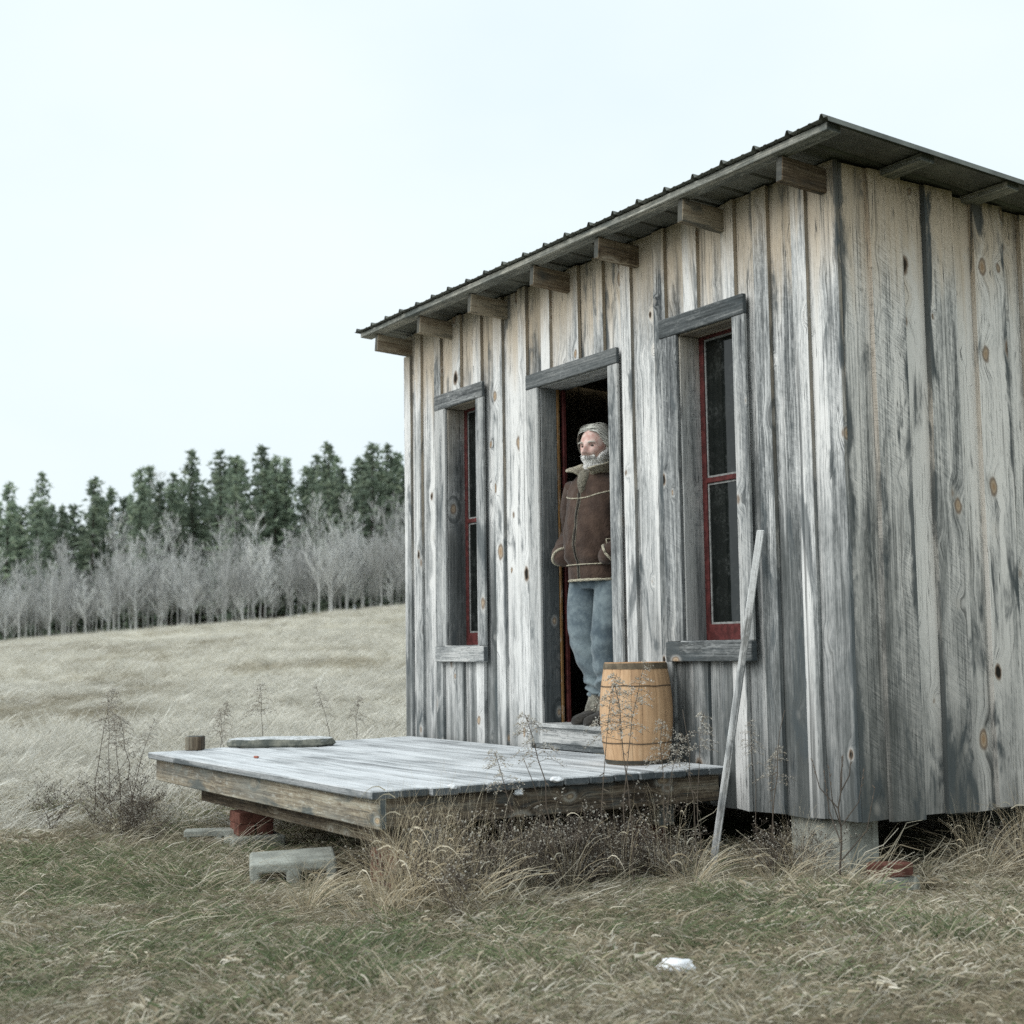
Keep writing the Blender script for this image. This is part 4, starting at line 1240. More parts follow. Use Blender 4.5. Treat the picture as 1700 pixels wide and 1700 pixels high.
M_straw = plant_mat('tall_straw', [(0.0, (0.34, 0.275, 0.18)), (0.5, (0.56, 0.475, 0.33)), (1.0, (0.76, 0.70, 0.56))], 0.15, 0.2)

pr = random.Random(11)
def tuft(name, n, rad, lmin, lmax, hi, wd, cols, mat, flop=1.0):
    V = []; F = []; C = []
    lean = pr.uniform(0, 6.28)
    for _ in range(n):
        a = pr.uniform(0, 6.28); rr_ = rad * math.sqrt(pr.random())
        p = Vector((rr_ * math.cos(a), rr_ * math.sin(a), -0.01))
        da = pr.gauss(lean, 1.1) if pr.random() < 0.35 else pr.uniform(0, 6.28); l = pr.uniform(lmin, lmax); el = pr.uniform(0.15, 1.0) * hi
        d = Vector((math.cos(da), math.sin(da), 0))
        pts = [p]; m = 5; ang = math.atan2(el, 0.7)
        for i in range(1, m):
            t = i / (m - 1)
            aa = ang - flop * t * pr.uniform(0.5, 1.3)
            d = (d + Vector((pr.gauss(0, .12), pr.gauss(0, .12), 0))).normalized()
            q = pts[-1] + (d * math.cos(aa) + Vector((0, 0, 1)) * math.sin(aa)) * l / (m - 1)
            q.z = max(q.z, 0.004 + pr.random() * 0.03)
            pts.append(q)
        w_ = wd * pr.uniform(0.6, 1.3)
        ribbon(V, F, C, pts, w_, w_ * 0.3, min(1, max(0, pr.choice(cols) + pr.gauss(0, 0.05))))
    o = bpy.data.objects.new(name, bitmesh(name, V, F, C, mat))
    return o
def collection(name, objs):
    c = bpy.data.collections.new(name)
    for k, o in enumerate(objs):
        o.name = '%s_%02d' % (name, k); c.objects.link(o)
    return c
def scatter(name, pts, idx, rot, scl, col, label):
    me = bpy.data.meshes.new(name)
    me.vertices.add(len(pts)); me.vertices.foreach_set('co', np.asarray(pts, 'f').ravel())
    a = me.attributes.new('idx', 'INT', 'POINT'); a.data.foreach_set('value', np.asarray(idx, 'i'))
    a = me.attributes.new('rot', 'FLOAT_VECTOR', 'POINT'); a.data.foreach_set('vector', np.asarray(rot, 'f').ravel())
    a = me.attributes.new('scl', 'FLOAT_VECTOR', 'POINT'); a.data.foreach_set('vector', np.asarray(scl, 'f').ravel())
    o = link(bpy.data.objects.new(name, me))
    ng = bpy.data.node_groups.new(name, 'GeometryNodeTree')
    ng.interface.new_socket('Geometry', in_out='INPUT', socket_type='NodeSocketGeometry')
    ng.interface.new_socket('Geometry', in_out='OUTPUT', socket_type='NodeSocketGeometry')
    N = ng.nodes.new; gi = N('NodeGroupInput'); go = N('NodeGroupOutput')
    ip = N('GeometryNodeInstanceOnPoints'); ci = N('GeometryNodeCollectionInfo')
    ci.inputs['Collection'].default_value = col
    ci.inputs['Separate Children'].default_value = True; ci.inputs['Reset Children'].default_value = True
    ip.inputs['Pick Instance'].default_value = True
    def na(nm, typ):
        n_ = N('GeometryNodeInputNamedAttribute'); n_.data_type = typ; n_.inputs['Name'].default_value = nm
        return n_.outputs['Attribute']
    lk = ng.links.new
    lk(gi.outputs[0], ip.inputs['Points']); lk(ci.outputs[0], ip.inputs['Instance'])
    lk(na('idx', 'INT'), ip.inputs['Instance Index'])
    er = N('FunctionNodeEulerToRotation'); lk(na('rot', 'FLOAT_VECTOR'), er.inputs[0]); lk(er.outputs[0], ip.inputs['Rotation'])
    lk(na('scl', 'FLOAT_VECTOR'), ip.inputs['Scale']); lk(ip.outputs[0], go.inputs[0])
    md = o.modifiers.new('scatter', 'NODES'); md.node_group = ng
    return tag(o, label, None, None, 'stuff')
def vnoise(x, y, s, seed):
    """cheap smooth value noise on arrays"""
    r_ = np.random.default_rng(seed); T = r_.random((64, 64))
    fx, fy = x / s, y / s; ix, iy = np.floor(fx).astype(int), np.floor(fy).astype(int); tx, ty = fx - ix, fy - iy
    tx = tx * tx * (3 - 2 * tx); ty = ty * ty * (3 - 2 * ty)
    g_ = lambda a, b: T[a % 64, b % 64]
    return (g_(ix, iy) * (1 - tx) + g_(ix + 1, iy) * tx) * (1 - ty) + (g_(ix, iy + 1) * (1 - tx) + g_(ix + 1, iy + 1) * tx) * ty

# ---- grass round the cabin: matted straw with green patches
straw = [tuft('t', 120, 0.12, 0.02, 0.095, 1.2, 0.0050, [0.4, 0.5, 0.6, 0.7, 0.8, 0.9, 1.0, 0.28], M_grass, 0.7) for _ in range(5)]
green = [tuft('t', 95, 0.12, 0.03, 0.12, 1.6, 0.0050, [0.05, 0.12, 0.18, 0.22, 0.26, 0.6, 0.8], M_grass, 0.8) for _ in range(4)]
brown = [tuft('t', 120, 0.12, 0.02, 0.10, 0.8, 0.0050, [0.32, 0.4, 0.5, 0.6, 0.75], M_grass, 0.8) for _ in range(3)]
tall = [tuft('t', 34, 0.10, 0.14, 0.36, 2.0, 0.0045, [0.55, 0.65, 0.8, 0.9, 0.4], M_grass, 1.0) for _ in range(3)]
thatch = [tuft('t', 90, 0.14, 0.015, 0.07, 0.30, 0.0085, [0.3, 0.36, 0.45, 0.6, 0.8, 0.95], M_grass, 0.3) for _ in range(3)]
long_ = [tuft('t', 16, 0.12, 0.12, 0.30, 0.7, 0.0045, [0.6, 0.75, 0.9, 1.0], M_grass, 0.9) for _ in range(3)]
pale = [tuft('t', 60, 0.18, 0.10, 0.32, 2.4, 0.0062, [0.2, 0.4, 0.55, 0.7, 0.85, 1.0], M_field, 0.8) for _ in range(3)]
NEAR = collection('grass_tuft', straw + green + brown + tall + pale + thatch + long_)
def near_points(u0, u1, dens, wide=0.50, minw=3.0):
    area_n = int(dens * (u1 - u0) * 2 * (wide * (u0 + u1) / 2 + minw))
    u = rng.uniform(u0, u1, area_n); half = wide * u1 + minw
    v = rng.uniform(-half, half, area_n)
    ok = np.abs(v) < wide * u + minw
    u, v = u[ok], v[ok]
    return CAM.x + u * FH.x + v * RH.x, CAM.y + u * FH.y + v * RH.y, u, v
X, Y, U, V_ = [np.concatenate(a) for a in zip(near_points(2.2, 9.5, 470, 0.42, 0.5), near_points(9.5, 16, 130, 0.42, 0.6))]
under = ((X > 0.25) & (X < L - 0.25) & (Y > 0.25) & (Y < D - .2)) | ((X > 0.7) & (X < 3.3) & (Y > -1.7) & (Y < 0.3) & (rng.random(len(X)) > 0.25))
blk = ((X > 2.60) & (X < 3.0) & (Y > -2.28) & (Y < -1.82))
blk |= ((X > 4.36) & (X < 4.85) & (Y > -0.15) & (Y < 0.34))
ok = ~(under | blk); X, Y, U, V_ = X[ok], Y[ok], U[ok], V_[ok]
gn = 0.6 * vnoise(X, Y, 0.9, 1) + 0.4 * vnoise(X, Y, 0.3, 2)
bn = vnoise(X + 9, Y, 0.7, 3)
leftness = np.clip((-V_ - 0.6) / 1.6, -0.6, 1.0)
pg = np.clip((gn - 0.50) * 4 + 0.48 * leftness + 0.10, 0.06, 0.85) * np.clip((11.5 - U) / 3, 0.0, 1)
rnd = rng.random(len(X))
idx = np.where(rnd < pg, 5 + rng.integers(0, 4, len(X)), np.where(bn > 0.62, 9 + rng.integers(0, 3, len(X)), rng.integers(0, 5, len(X))))
# taller grass along the cabin and deck edges
dist_house = np.minimum(np.abs(X - L) + 3 * ((Y < -0.2) | (Y > D)), np.abs(Y) + 3 * ((X < 3.5) | (X > L + .2)))
dist_deck = np.minimum(np.abs(Y + 2.1) + 3 * ((X < 0.2) | (X > 3.7)), np.abs(X - 3.65) + 3 * ((Y < -2.2) | (Y > 0)))
edge = np.minimum(dist_house, dist_deck)
idx = np.where((rng.random(len(X)) < 0.16 * np.clip(1 - edge / 0.55, 0, 1)), 12 + rng.integers(0, 3, len(X)), idx)
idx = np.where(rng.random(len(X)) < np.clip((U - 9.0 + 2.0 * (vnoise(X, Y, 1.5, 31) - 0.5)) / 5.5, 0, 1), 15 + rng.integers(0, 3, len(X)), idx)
r2 = rng.random(len(X)); nearer = U < 10.5
idx = np.where(nearer & (r2 < 0.26), 18 + rng.integers(0, 3, len(X)), idx)
idx = np.where(nearer & (r2 > 0.955), 21 + rng.integers(0, 3, len(X)), idx)
foot = (X > 3.62) & (X < 4.15) & (Y > -0.75) & (Y < -0.12)
idx = np.where(foot & (idx > 11) & (idx < 15), 0, idx)
n = len(X)
pts = np.stack([X, Y, gz_np(X, Y)], -1)
rot = np.stack([rng.normal(0, .12, n), rng.normal(0, .12, n), rng.uniform(0, 6.28, n)], -1)
s = rng.uniform(0.7, 1.15, n) * (0.85 + 0.4 * vnoise(X, Y, 0.5, 7)); scl = np.stack([s, s, s * rng.uniform(0.6, 1.2, n) * (0.35 + 1.1 * vnoise(X + 3, Y, 0.45, 8) ** 1.3 + 0.55 * vnoise(X + 5, Y + 2, 0.17, 9)) * np.where(foot, 0.6, 1.0)], -1)
scatter('grass', pts, idx, rot, scl, NEAR, 'matted straw coloured grass with green patches round the cabin')

# ---- pale meadow beyond
fld = [tuft('m', 60, 0.18, 0.14, 0.42, 2.6, 0.0075, [0.2, 0.4, 0.55, 0.7, 0.85, 1.0], M_field, 0.8) for _ in range(4)] + [tuft('m', 55, 0.18, 0.12, 0.32, 1.8, 0.0075, [0.0, 0.1, 0.2, 0.35, 0.6], M_field, 0.9) for _ in range(2)]
FLD = collection('meadow_tuft', fld)
A = near_points(12.5, 26, 60, 0.42, 0.6); B = near_points(26, 55, 17, 0.40, 0.6); Cc = near_points(55, 101, 6, 0.39, 0.6)
X, Y, U, V_ = [np.concatenate(a) for a in zip(A, B, Cc)]
ok = ~((X > -0.3) & (X < L + 0.3) & (Y > -0.3) & (Y < D + .4)); X, Y, U = X[ok], Y[ok], U[ok]
n = len(X)
bn = 0.55 * vnoise(X, Y, 2.6, 21) + 0.45 * vnoise(X, Y, 0.9, 22)
idx = np.where(bn + rng.normal(0, .07, n) > 0.575, 4 + rng.integers(0, 2, n), rng.integers(0, 4, n))
pts = np.stack([X, Y, gz_np(X, Y)], -1)
rot = np.stack([rng.normal(0, .1, n), rng.normal(0, .1, n), rng.uniform(0, 6.28, n)], -1)
s = rng.uniform(0.8, 1.3, n) * np.interp(U, [12, 26, 60, 100], [0.8, 1.0, 1.4, 1.9]); zsc = s * (0.35 + 0.75 * vnoise(X, Y, 1.7, 25)) * np.interp(U, [12, 26, 60, 100], [0.8, 0.95, 0.8, 0.65])
scatter('meadow_grass', pts, idx, rot, np.stack([s, s, zsc], -1), FLD, 'pale dry meadow grass sweeping up to the wood')

# ------------------------------------------------------------------ dry weeds beside the deck
def place(name, me, x, y, rz, label, group, cat, sc_=1.0, z=None, tilt=(0, 0)):
    o = bpy.data.objects.new(name, me)
    W_ = Matrix.Translation((x, y, (gz(x, y) if z is None else z) - 0.01)) @ Matrix.Rotation(tilt[0], 4, 'X') @ Matrix.Rotation(tilt[1], 4, 'Y') @ Matrix.Rotation(rz, 4, 'Z') @ Matrix.Scale(sc_, 4)
    link(o, None, W_)
    return tag(o, label, cat, group)
def bend(h, lean, a, m=9, wob=0.012):
    pts = []
    for i in range(m):
        t = i / (m - 1)
        pts.append(Vector((math.cos(a) * lean * t * t + pr.gauss(0, wob) * (t > 0), math.sin(a) * lean * t * t + pr.gauss(0, wob) * (t > 0), h * t)))
    return pts
def goldenrod(h, plume=True, lean=0.1):
    V = []; F = []; C = []
    ax = bend(h, lean, pr.uniform(0, 6.28), 9, 0.006)
    stem(V, F, C, ax, 0.0038, 0.0016, 0.22)
    for k in range(int(h * 8)):                      # withered leaves clinging to the stem
        t = pr.uniform(0.15, 0.75); i = int(t * 8); p = ax[i].lerp(ax[i + 1], t * 8 - i); a = pr.uniform(0, 6.28)
        l = pr.uniform(0.02, 0.05)
        ribbon(V, F, C, [p, p + Vector((math.cos(a) * l * .6, math.sin(a) * l * .6, -l * .3)), p + Vector((math.cos(a) * l * .8, math.sin(a) * l * .8, -l))], 0.006, 0.002, pr.uniform(0.1, 0.45))
    if plume:
        for k in range(26):
            t = pr.uniform(0.72, 1.0); i = min(int(t * 8), 7); p = ax[i].lerp(ax[i + 1], t * 8 - i); a = pr.uniform(0, 6.28)
            l = (1.06 - t) * 0.42 * pr.uniform(0.5, 1.1) + 0.02
            br_ = [p + Vector((math.cos(a) * l * q, math.sin(a) * l * q, l * (0.55 * q - 0.75 * q * q))) for q in (0, 0.35, 0.7, 1.0)]
            stem(V, F, C, br_, 0.0012, 0.0007, 0.3, 3)
            for _ in range(int(10 + l * 110)):
                q = pr.uniform(0.2, 1.0); j = min(int(q * 3), 2); b = br_[j].lerp(br_[j + 1], q * 3 - j) + Vector((pr.gauss(0, .006), pr.gauss(0, .006), abs(pr.gauss(0.006, .005))))
                e = pr.uniform(0.003, 0.0065); dd = Vector((pr.gauss(0, 1), pr.gauss(0, 1), pr.gauss(0.3, 1))).normalized()
                ribbon(V, F, C, [b, b + dd * e * 1.6], e, e * 0.6, pr.uniform(0.55, 1.0))
    return bitmesh('goldenrod', V, F, C, M_weed)
def aster(h, spread, nb, fluff=0.9):
    V = []; F = []; C = []
    for s_ in range(nb):
        a = pr.uniform(0, 6.28); ax = [p + Vector((pr.gauss(0, 0.01), pr.gauss(0, .01), 0)) * (i > 0) for i, p in enumerate(bend(h * pr.uniform(0.6, 1.1), spread * pr.uniform(0.2, 1), a, 7, 0.012))]
        stem(V, F, C, ax, 0.0028, 0.0012, pr.uniform(0.05, 0.25), 3)
        for k in range(11):
            t = pr.uniform(0.25, 1.0); i = min(int(t * 6), 5); p = ax[i].lerp(ax[i + 1], t * 6 - i); b = pr.uniform(0, 6.28); l = pr.uniform(0.06, 0.20) * (1.2 - 0.6 * t)
            br_ = [p, p + Vector((math.cos(b) * l * .6, math.sin(b) * l * .6, l * .35)), p + Vector((math.cos(b) * l, math.sin(b) * l, l * pr.uniform(0.3, 0.9)))]
            stem(V, F, C, br_, 0.0014, 0.0008, pr.uniform(0.05, 0.3), 3)
            for _ in range(6):
                q = pr.uniform(0.3, 1); c0 = br_[1].lerp(br_[2], q) if q > .5 else br_[0].lerp(br_[1], q * 2)
                e_ = c0 + Vector((pr.gauss(0, .02), pr.gauss(0, .02), pr.uniform(0.005, .035)))
                stem(V, F, C, [c0, e_], 0.0008, 0.0006, pr.uniform(0.05, 0.3), 3)
                if pr.random() < fluff:
                    r_ = pr.uniform(0.0025, 0.0052); cc = pr.uniform(0.55, 1.0) if pr.random() < 0.65 else pr.uniform(0.1, 0.4)
                    for d in ((1, 0, 0), (0, 1, 0), (0, 0, 1)):
                        d = Vector(d); ribbon(V, F, C, [e_ - d * r_, e_ + d * r_], r_ * 1.5, r_ * 1.5, cc, Vector((d.y, d.z, d.x)))
    return bitmesh('aster', V, F, C, M_weed)
def straw_clump(n_, h, spread, wd=0.0066):
    V = []; F = []; C = []
    for _ in range(n_):
        a = pr.uniform(0, 6.28); r0 = pr.uniform(0, 0.10); hh = h * pr.uniform(0.45, 1.1); p = Vector((r0 * math.cos(a), r0 * math.sin(a), 0)); d = pr.gauss(a, 0.5); le = spread * pr.uniform(0.1, 1.0)
        pts = []
        for i in range(7):
            t = i / 6
            pts.append(p + Vector((math.cos(d) * le * t ** 2, math.sin(d) * le * t ** 2, hh * (t - 0.35 * (le / max(spread, .01)) * t ** 3))))
        cc = min(1, max(0, pr.gauss(0.55, 0.25)))
        ribbon(V, F, C, pts, wd * pr.uniform(0.5, 1.1), 0.0012, cc)
        if pr.random() < 0.12:                        # a folded dead leaf
            k = pr.randint(2, 5); q = pts[k]; b = pr.uniform(0, 6.28); l = pr.uniform(0.06, 0.2)
            ribbon(V, F, C, [q + Vector((math.cos(b) * l * w_, math.sin(b) * l * w_, l * (0.9 * w_ - 1.5 * w_ * w_))) for w_ in (0, 0.2, 0.4, 0.55, 0.7, 0.82)], 0.006, 0.0015, min(1, cc + 0.25))
    return bitmesh('straw', V, F, C, M_straw)
def twigs(h):
    V = []; F = []; C = []
    ax = bend(h, 0.05, pr.uniform(0, 6), 9, 0.008); stem(V, F, C, ax, 0.006, 0.002, 0.12, 5)
    for k in range(7):
        t = 0.35 + 0.08 * k; i = min(int(t * 8), 7); p = ax[i]; a = k * 2.4; l = 0.34 * (1.2 - t)
        b = [p, p + Vector((math.cos(a) * l * .45, math.sin(a) * l * .45, l * .5)), p + Vector((math.cos(a) * l * .6, math.sin(a) * l * .6, l * 1.15))]
        stem(V, F, C, b, 0.0032, 0.0014, 0.12, 4)
        for q in (0.5, 0.75, 1.0):
            c0 = b[1].lerp(b[2], q); stem(V, F, C, [c0, c0 + Vector((pr.gauss(0, .006), pr.gauss(0, .006), 0.014))], 0.0035, 0.001, 0.3, 4)
    return bitmesh('twig', V, F, C, M_weed)
def at_px(px, py, z):
    """where the sight line through a spot of the photograph meets the level z: used to read positions off the photo"""
    d = fw + rt * ((px - 850) / 2361.5) - up * ((py - 850) / 2361.5)
    t = (z - CAM.z) / d.z
    return CAM + d * t
GOLD = [goldenrod(h, True, l) for h, l in ((1.0, 0.16), (0.9, 0.05), (1.12, 0.2), (0.78, 0.12))]
BARE = [goldenrod(h, False, l) for h, l in ((0.9, 0.08), (0.7, 0.15))]
AST = [aster(h, s_, nb) for h, s_, nb in ((0.42, 0.30, 5), (0.36, 0.40, 6), (0.5, 0.25, 4), (0.30, 0.42, 6))]
STR = [straw_clump(n_, h, s_) for n_, h, s_ in ((70, 0.5, 0.32), (55, 0.62, 0.25), (85, 0.38, 0.4), (60, 0.45, 0.55), (46, 0.66, 0.10))]
# goldenrod by the door end of the deck, rooted in front of the near deck rim
for k, (x, y, m, s_, tl) in enumerate([(3.86, -1.02, 0, 0.98, (0.05, -0.05)), (3.80, -0.86, 2, 0.92, (0.0, -0.12)), (3.92, -0.70, 1, 0.85, (0.1, 0.0)), (3.74, -1.20, 3, 1.05, (-0.05, -0.1)), (3.98, -0.93, 1, 1.05, (0.02, -0.02)), (3.85, -0.46, 0, 0.80, (-0.02, -0.15)), (4.0, -0.12, 3, 0.8, (0.1, -0.05)), (3.90, -0.16, 2, 0.66, (0.02, 0.06)), (3.78, -1.42, 3, 0.85, (0, 0)), (3.76, -0.62, 0, 0.7, (0.0, 0.0))]):
    place('goldenrod', GOLD[m], x, y, k * 1.3, 'dry goldenrod stalk with drooping brown plume rising before the deck rim', 'goldenrod stalks along the deck rim', 'weed', s_, None, tl)
for k, (x, y, m, s_, tl) in enumerate([(0.20, -2.30, 0, 0.92, (0.0, -0.10)), (0.34, -2.22, 1, 0.98, (0.05, -0.12)), (0.42, -2.12, 3, 0.95, (0, 0.02)), (0.15, -2.10, 1, 0.82, (0.03, -0.02)), (0.55, -2.18, 2, 0.66, (0, 0.05)), (-0.2, -1.3, 3, 0.9, (0, 0)), (-0.5, -0.9, 1, 0.95, (0, 0.03)), (-0.9, -1.1, 0, 0.72, (0, 0.0)), (-1.3, 0.2, 3, 0.9, (0, 0)), (-0.7, -0.25, 2, 0.75, (0, 0))]):
    near_ = k < 5
    place('goldenrod', GOLD[m], x, y, k * 1.9, 'tall withered goldenrod in the clump beside the outer deck corner' if near_ else 'dry goldenrod stalk in the meadow behind the deck', 'goldenrod clump at the outer deck corner' if near_ else 'goldenrod stalks behind the deck', 'weed', s_, None, tl)
for k in range(9):
    x, y = 0.35 + pr.gauss(0, 0.35), -2.15 + pr.gauss(0, 0.2)
    place('aster', AST[k % 4], x, y, k * 1.1, 'brown twiggy aster in the clump beside the outer deck corner', 'asters at the outer deck corner', 'weed', pr.uniform(0.6, 0.95))
for k in range(62):
    f = pr.random()
    if k in (1, 5, 9, 13, 17, 21) or 48 <= k < 54: continue
    if k < 44: x, y = 3.60 + abs(pr.gauss(0.04, 0.14)), -2.0 + 1.42 * f
    elif k < 54: x, y = 3.95 + 0.3 * f, -0.10 - abs(pr.gauss(0.05, 0.12))
    else: x, y = 4.56 + abs(pr.gauss(0, 0.12)), 0.55 + 0.95 * f
    lab = ('brown branching aster with pale seed fluff below the deck rim', 'asters below the deck rim') if k < 44 else (('branching dry aster at the foot of the cabin front wall', 'asters at the front wall foot') if k < 54 else ('branching dry aster at the foot of the long side wall', 'asters at the side wall foot'))
    place('aster', AST[k % 4], x, y, k * 0.7, lab[0], lab[1], 'weed', pr.uniform(0.55, 0.9) if k < 44 else pr.uniform(0.45, 0.7))
for k, (x, y, m, s_) in enumerate([(3.72, -2.02, 1, 1.1), (3.80, -1.90, 0, 1.05), (3.66, -1.78, 1, 0.95), (3.95, -1.80, 2, 1.0), (3.82, -2.14, 3, 0.9), (4.22, -0.20, 1, 0.75), (4.35, -0.45, 2, 0.8), (4.15, -0.75, 2, 0.85), (4.62, 0.58, 3, 0.8), (4.7, 0.70, 1, 0.75), (4.62, 0.85, 3, 0.95), (4.75, 1.0, 0, 0.9), (4.65, 1.25, 1, 0.9), (3.5, -2.3, 2, 0.8), (3.88, -1.98, 4, 1.15), (3.95, -1.80, 4, 1.0), (3.86, -1.70, 4, 1.15), (3.99, -1.92, 4, 0.9), (4.02, -0.78, 4, 1.0), (3.98, -1.56, 4, 0.85), (3.80, -2.12, 4, 1.0), (3.94, -2.06, 1, 0.95), (3.90, -1.88, 4, 1.2), (4.0, -1.70, 1, 0.85), (3.92, -1.42, 4, 0.95), (3.97, -1.28, 1, 0.8), (4.02, -1.05, 4, 0.85), (4.68, 0.92, 4, 0.95), (4.74, 0.74, 1, 0.9), (4.66, 1.12, 4, 0.85), (4.85, 1.1, 3, 0.8), (4.12, -0.10, 4, 0.7), (4.3, -0.16, 1, 0.6), (3.78, -2.0, 1, 1.05), (4.62, 0.48, 4, 0.8), (4.8, 0.86, 1, 0.85)]):
    lab = ('tan clump of tall dead grass at the near deck corner', 'tall dead grass at the near deck corner') if x < 4.0 and y < -1.7 else (('arching clump of dead grass along the long side wall', 'dead grass along the side wall') if y > 0 else ('tan clump of dead grass growing before the cabin front wall', 'dead grass before the front wall'))
    place('straw_clump', STR[m], x, y, k * 2.1, lab[0], lab[1], 'grass clump', s_ * 0.95)['kind'] = 'thing'
tw = place('sapling', twigs(0.62), 4.42, -0.12, 0.4, 'bare dark twiggy sapling before the cabin corner', None, 'sapling')
for k, (x, y) in enumerate([(4.02, -0.62), (3.9, -1.3), (4.05, -0.2)]):
    place('dry_stalk', BARE[k % 2], x, y, k * 2.0, 'thin leafless brown stalk standing among the asters', 'leafless stalks among the asters', 'weed', 0.9)

# ------------------------------------------------------------------ wood on the hill
M_needle = plant_mat('pine_needles', [(0.0, (0.16, 0.205, 0.165)), (0.5, (0.29, 0.355, 0.265)), (1.0, (0.42, 0.47, 0.34))], 0.3, 0.45)  # greens paled in the colour itself, in place of haze over the far wood
M_twig = plant_mat('bare_twigs', [(0.0, (0.36, 0.37, 0.36)), (1.0, (0.60, 0.60, 0.58))], 0.42, 0.0)
def pine(h, rad, dens, bare):
    V = []; F = []; C = []
    tr_ = bend(h, 0.25, pr.uniform(0, 6), 8, 0.05); TV, TF, TC = [], [], []
    stem(TV, TF, TC, tr_, 0.15, 0.02, 0.3, 6)
    z = h * bare
    while z < h * 0.99:
        t = (z - h * bare) / (h * (1 - bare)); l = rad * (1 - t) ** 0.64 * pr.uniform(0.55, 1.2) + 0.12
        for b in range(pr.randint(4, 6)):
            a = pr.uniform(0, 6.28); d = Vector((math.cos(a), math.sin(a), 0)); ll = l * pr.uniform(0.6, 1.1); rise = pr.uniform(-0.1, 0.35)
            sh = pr.uniform(0.15, 0.9)
            k = max(2, int(ll / 0.36 * dens))
            for j in range(k):
                q = (j + 0.7) / k
                c0 = tr_[0].lerp(tr_[-1], z / h) + d * ll * q + Vector((pr.gauss(0, .10), pr.gauss(0, .10), 0)) ; c0.z = z + ll * q * rise - 0.15 * q * q * ll + pr.gauss(0, 0.06)
                for _ in range(3):
                    e = Vector((pr.gauss(0, 1), pr.gauss(0, 1), pr.gauss(0.25, 0.5))).normalized() * pr.uniform(0.22, 0.46)
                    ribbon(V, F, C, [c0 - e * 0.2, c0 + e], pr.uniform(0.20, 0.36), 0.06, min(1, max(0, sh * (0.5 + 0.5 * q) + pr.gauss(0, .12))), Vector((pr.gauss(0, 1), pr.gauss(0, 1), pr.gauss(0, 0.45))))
        z += pr.uniform(0.26, 0.42) * (0.7 + 0.6 * (1 - t))
    return (mesh('trunk', TV, TF, M_pinebark, True), bitmesh('crown', V, F, C, M_needle))
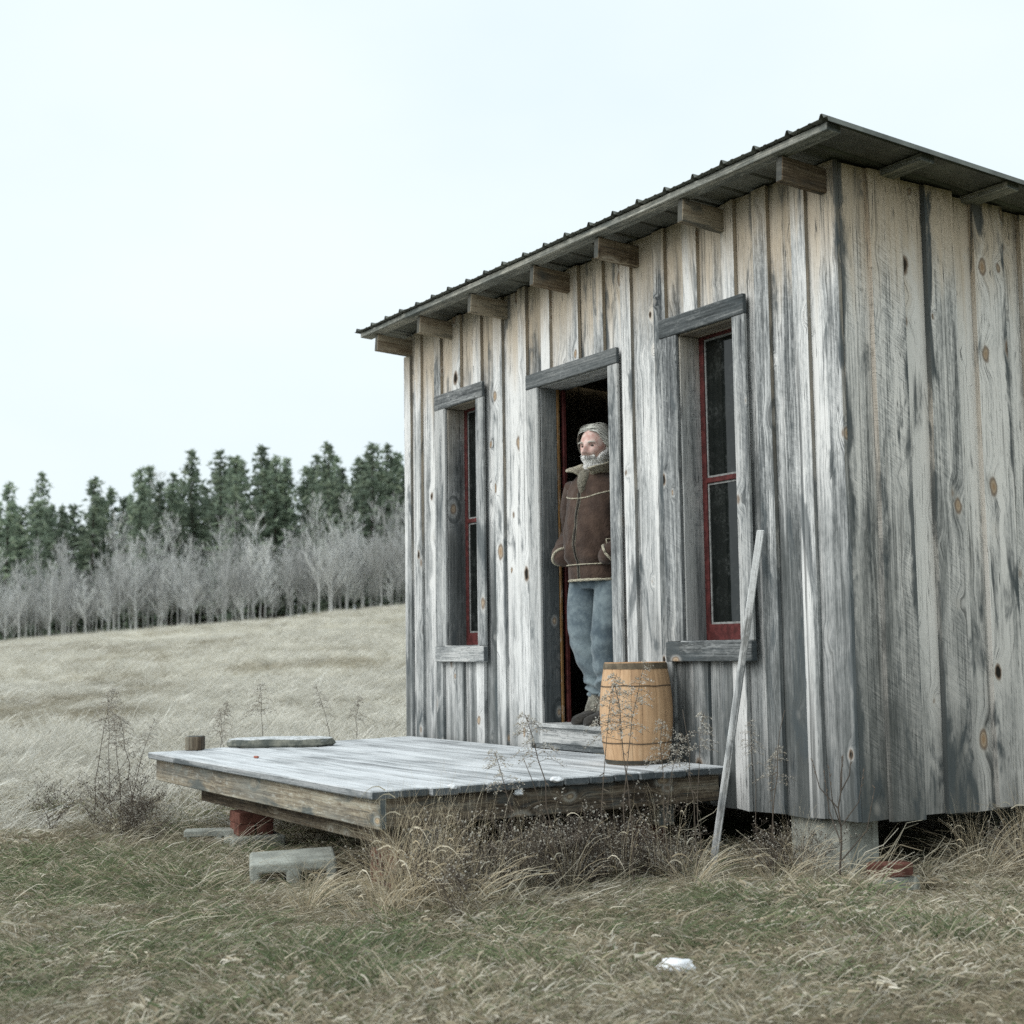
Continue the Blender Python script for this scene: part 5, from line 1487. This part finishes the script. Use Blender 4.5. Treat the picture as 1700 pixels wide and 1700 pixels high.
def bare_tree(h):
    V = []; F = []; C = []; TV, TF, TC = [], [], []
    tr_ = bend(h, 0.5, pr.uniform(0, 6), 9, 0.05)
    stem(TV, TF, TC, tr_, 0.028 + h * 0.003, 0.010, 0.6, 5)
    def grow(p, d, l, r_, lev):
        m = 4; pts = [p]
        for i in range(1, m):
            d = (d + Vector((pr.gauss(0, .10), pr.gauss(0, .10), 0.06))).normalized(); pts.append(pts[-1] + d * l / (m - 1))
        if r_ > 0.012: stem(V, F, C, pts, r_, r_ * 0.45, pr.uniform(0.2, 0.8), 3)
        else: ribbon(V, F, C, pts, r_ * 3.0, r_ * 1.6, pr.uniform(0.2, 1.0), Vector((pr.gauss(0, 1), pr.gauss(0, 1), 0)))
        if lev > 0:
            for k in range(pr.randint(4, 5)):
                q = pr.uniform(0.25, 1.0) * (m - 1); i = min(int(q), m - 2); b = pts[i].lerp(pts[i + 1], q - i)
                e = (d + Vector((pr.gauss(0, .5), pr.gauss(0, .5), pr.uniform(0.0, 0.5)))).normalized()
                grow(b, e, l * pr.uniform(0.4, 0.65), max(r_ * 0.5, 0.006), lev - 1)
    for k in range(int(14 + h * 2.0)):
        t = pr.uniform(0.22, 0.98); q = t * 8; i = min(int(q), 7); p = tr_[i].lerp(tr_[i + 1], q - i); a = pr.uniform(0, 6.28)
        grow(p, Vector((math.cos(a) * 0.75, math.sin(a) * 0.75, pr.uniform(0.55, 1.1))).normalized(), h * (0.30 * (1.15 - t)) * pr.uniform(0.7, 1.2), 0.02 * (1.2 - t) + 0.006, 2)
    return (bitmesh('trunk', TV, TF, TC, M_twig), bitmesh('branches', V, F, C, M_twig))
PINES = [pine(12.5, 3.0, 1.0, 0.05), pine(13, 2.8, 1.0, 0.12), pine(12, 3.3, 1.0, 0.04), pine(13.5, 2.3, 1.0, 0.10), pine(11.5, 3.0, 1.0, 0.02)]
BARES = [bare_tree(h) for h in (7.5, 8.5, 6.5, 9.0, 5.5)]
def tree(name, pair, u, v, s_, label, group, crown):
    x, y = xy(u, v)
    W_ = Matrix.Translation((x, y, gz(x, y) - 0.1)) @ Matrix.Rotation(pr.uniform(0, 6.28), 4, 'Z') @ Matrix.Diagonal((s_ * pr.uniform(0.78, 1.2), s_ * pr.uniform(0.78, 1.2), s_, 1))
    r_ = bpy.data.objects.new(name, None); link(r_, None, W_); tag(r_, label, 'tree', group)
    for nm, me in (('trunk', pair[0]), (crown, pair[1])):
        link(bpy.data.objects.new(nm, me), r_, W_)
for k in range(272):
    v = -46 + 52 * (k + pr.random()) / 272; u = 101 + abs(pr.gauss(0, 5.0))
    tree('bare_tree', BARES[k % 5], u, v, pr.uniform(0.52, 1.06), 'slender leafless grey tree along the meadow edge of the wood', 'leafless trees along the meadow edge', 'crown')
for k in range(280):
    v = -58 + 72 * (k + pr.random()) / 280; u = 110 + 36 * (0.4 * pr.random() + 0.6 * ((k * 7) % 10) / 10)
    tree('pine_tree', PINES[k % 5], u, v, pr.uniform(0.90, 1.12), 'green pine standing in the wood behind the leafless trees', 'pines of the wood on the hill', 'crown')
for (u, v, s_) in ((128, -32.6, 1.18), (131, -26.0, 1.2), (133, -27.2, 1.1)):
    tree('pine_tree', PINES[3], u, v, s_, 'tall dark spire-topped conifer overtopping the wood', 'conifers overtopping the wood', 'crown')
for k in range(26):
    v = -44 + 50 * (k + pr.random()) / 26; u = pr.uniform(120, 140)
    tree('bare_tree', BARES[(k + 2) % 5], u, v, pr.uniform(1.25, 1.7), 'tall leafless tree showing between the pines of the wood', 'leafless trees between the pines', 'crown')
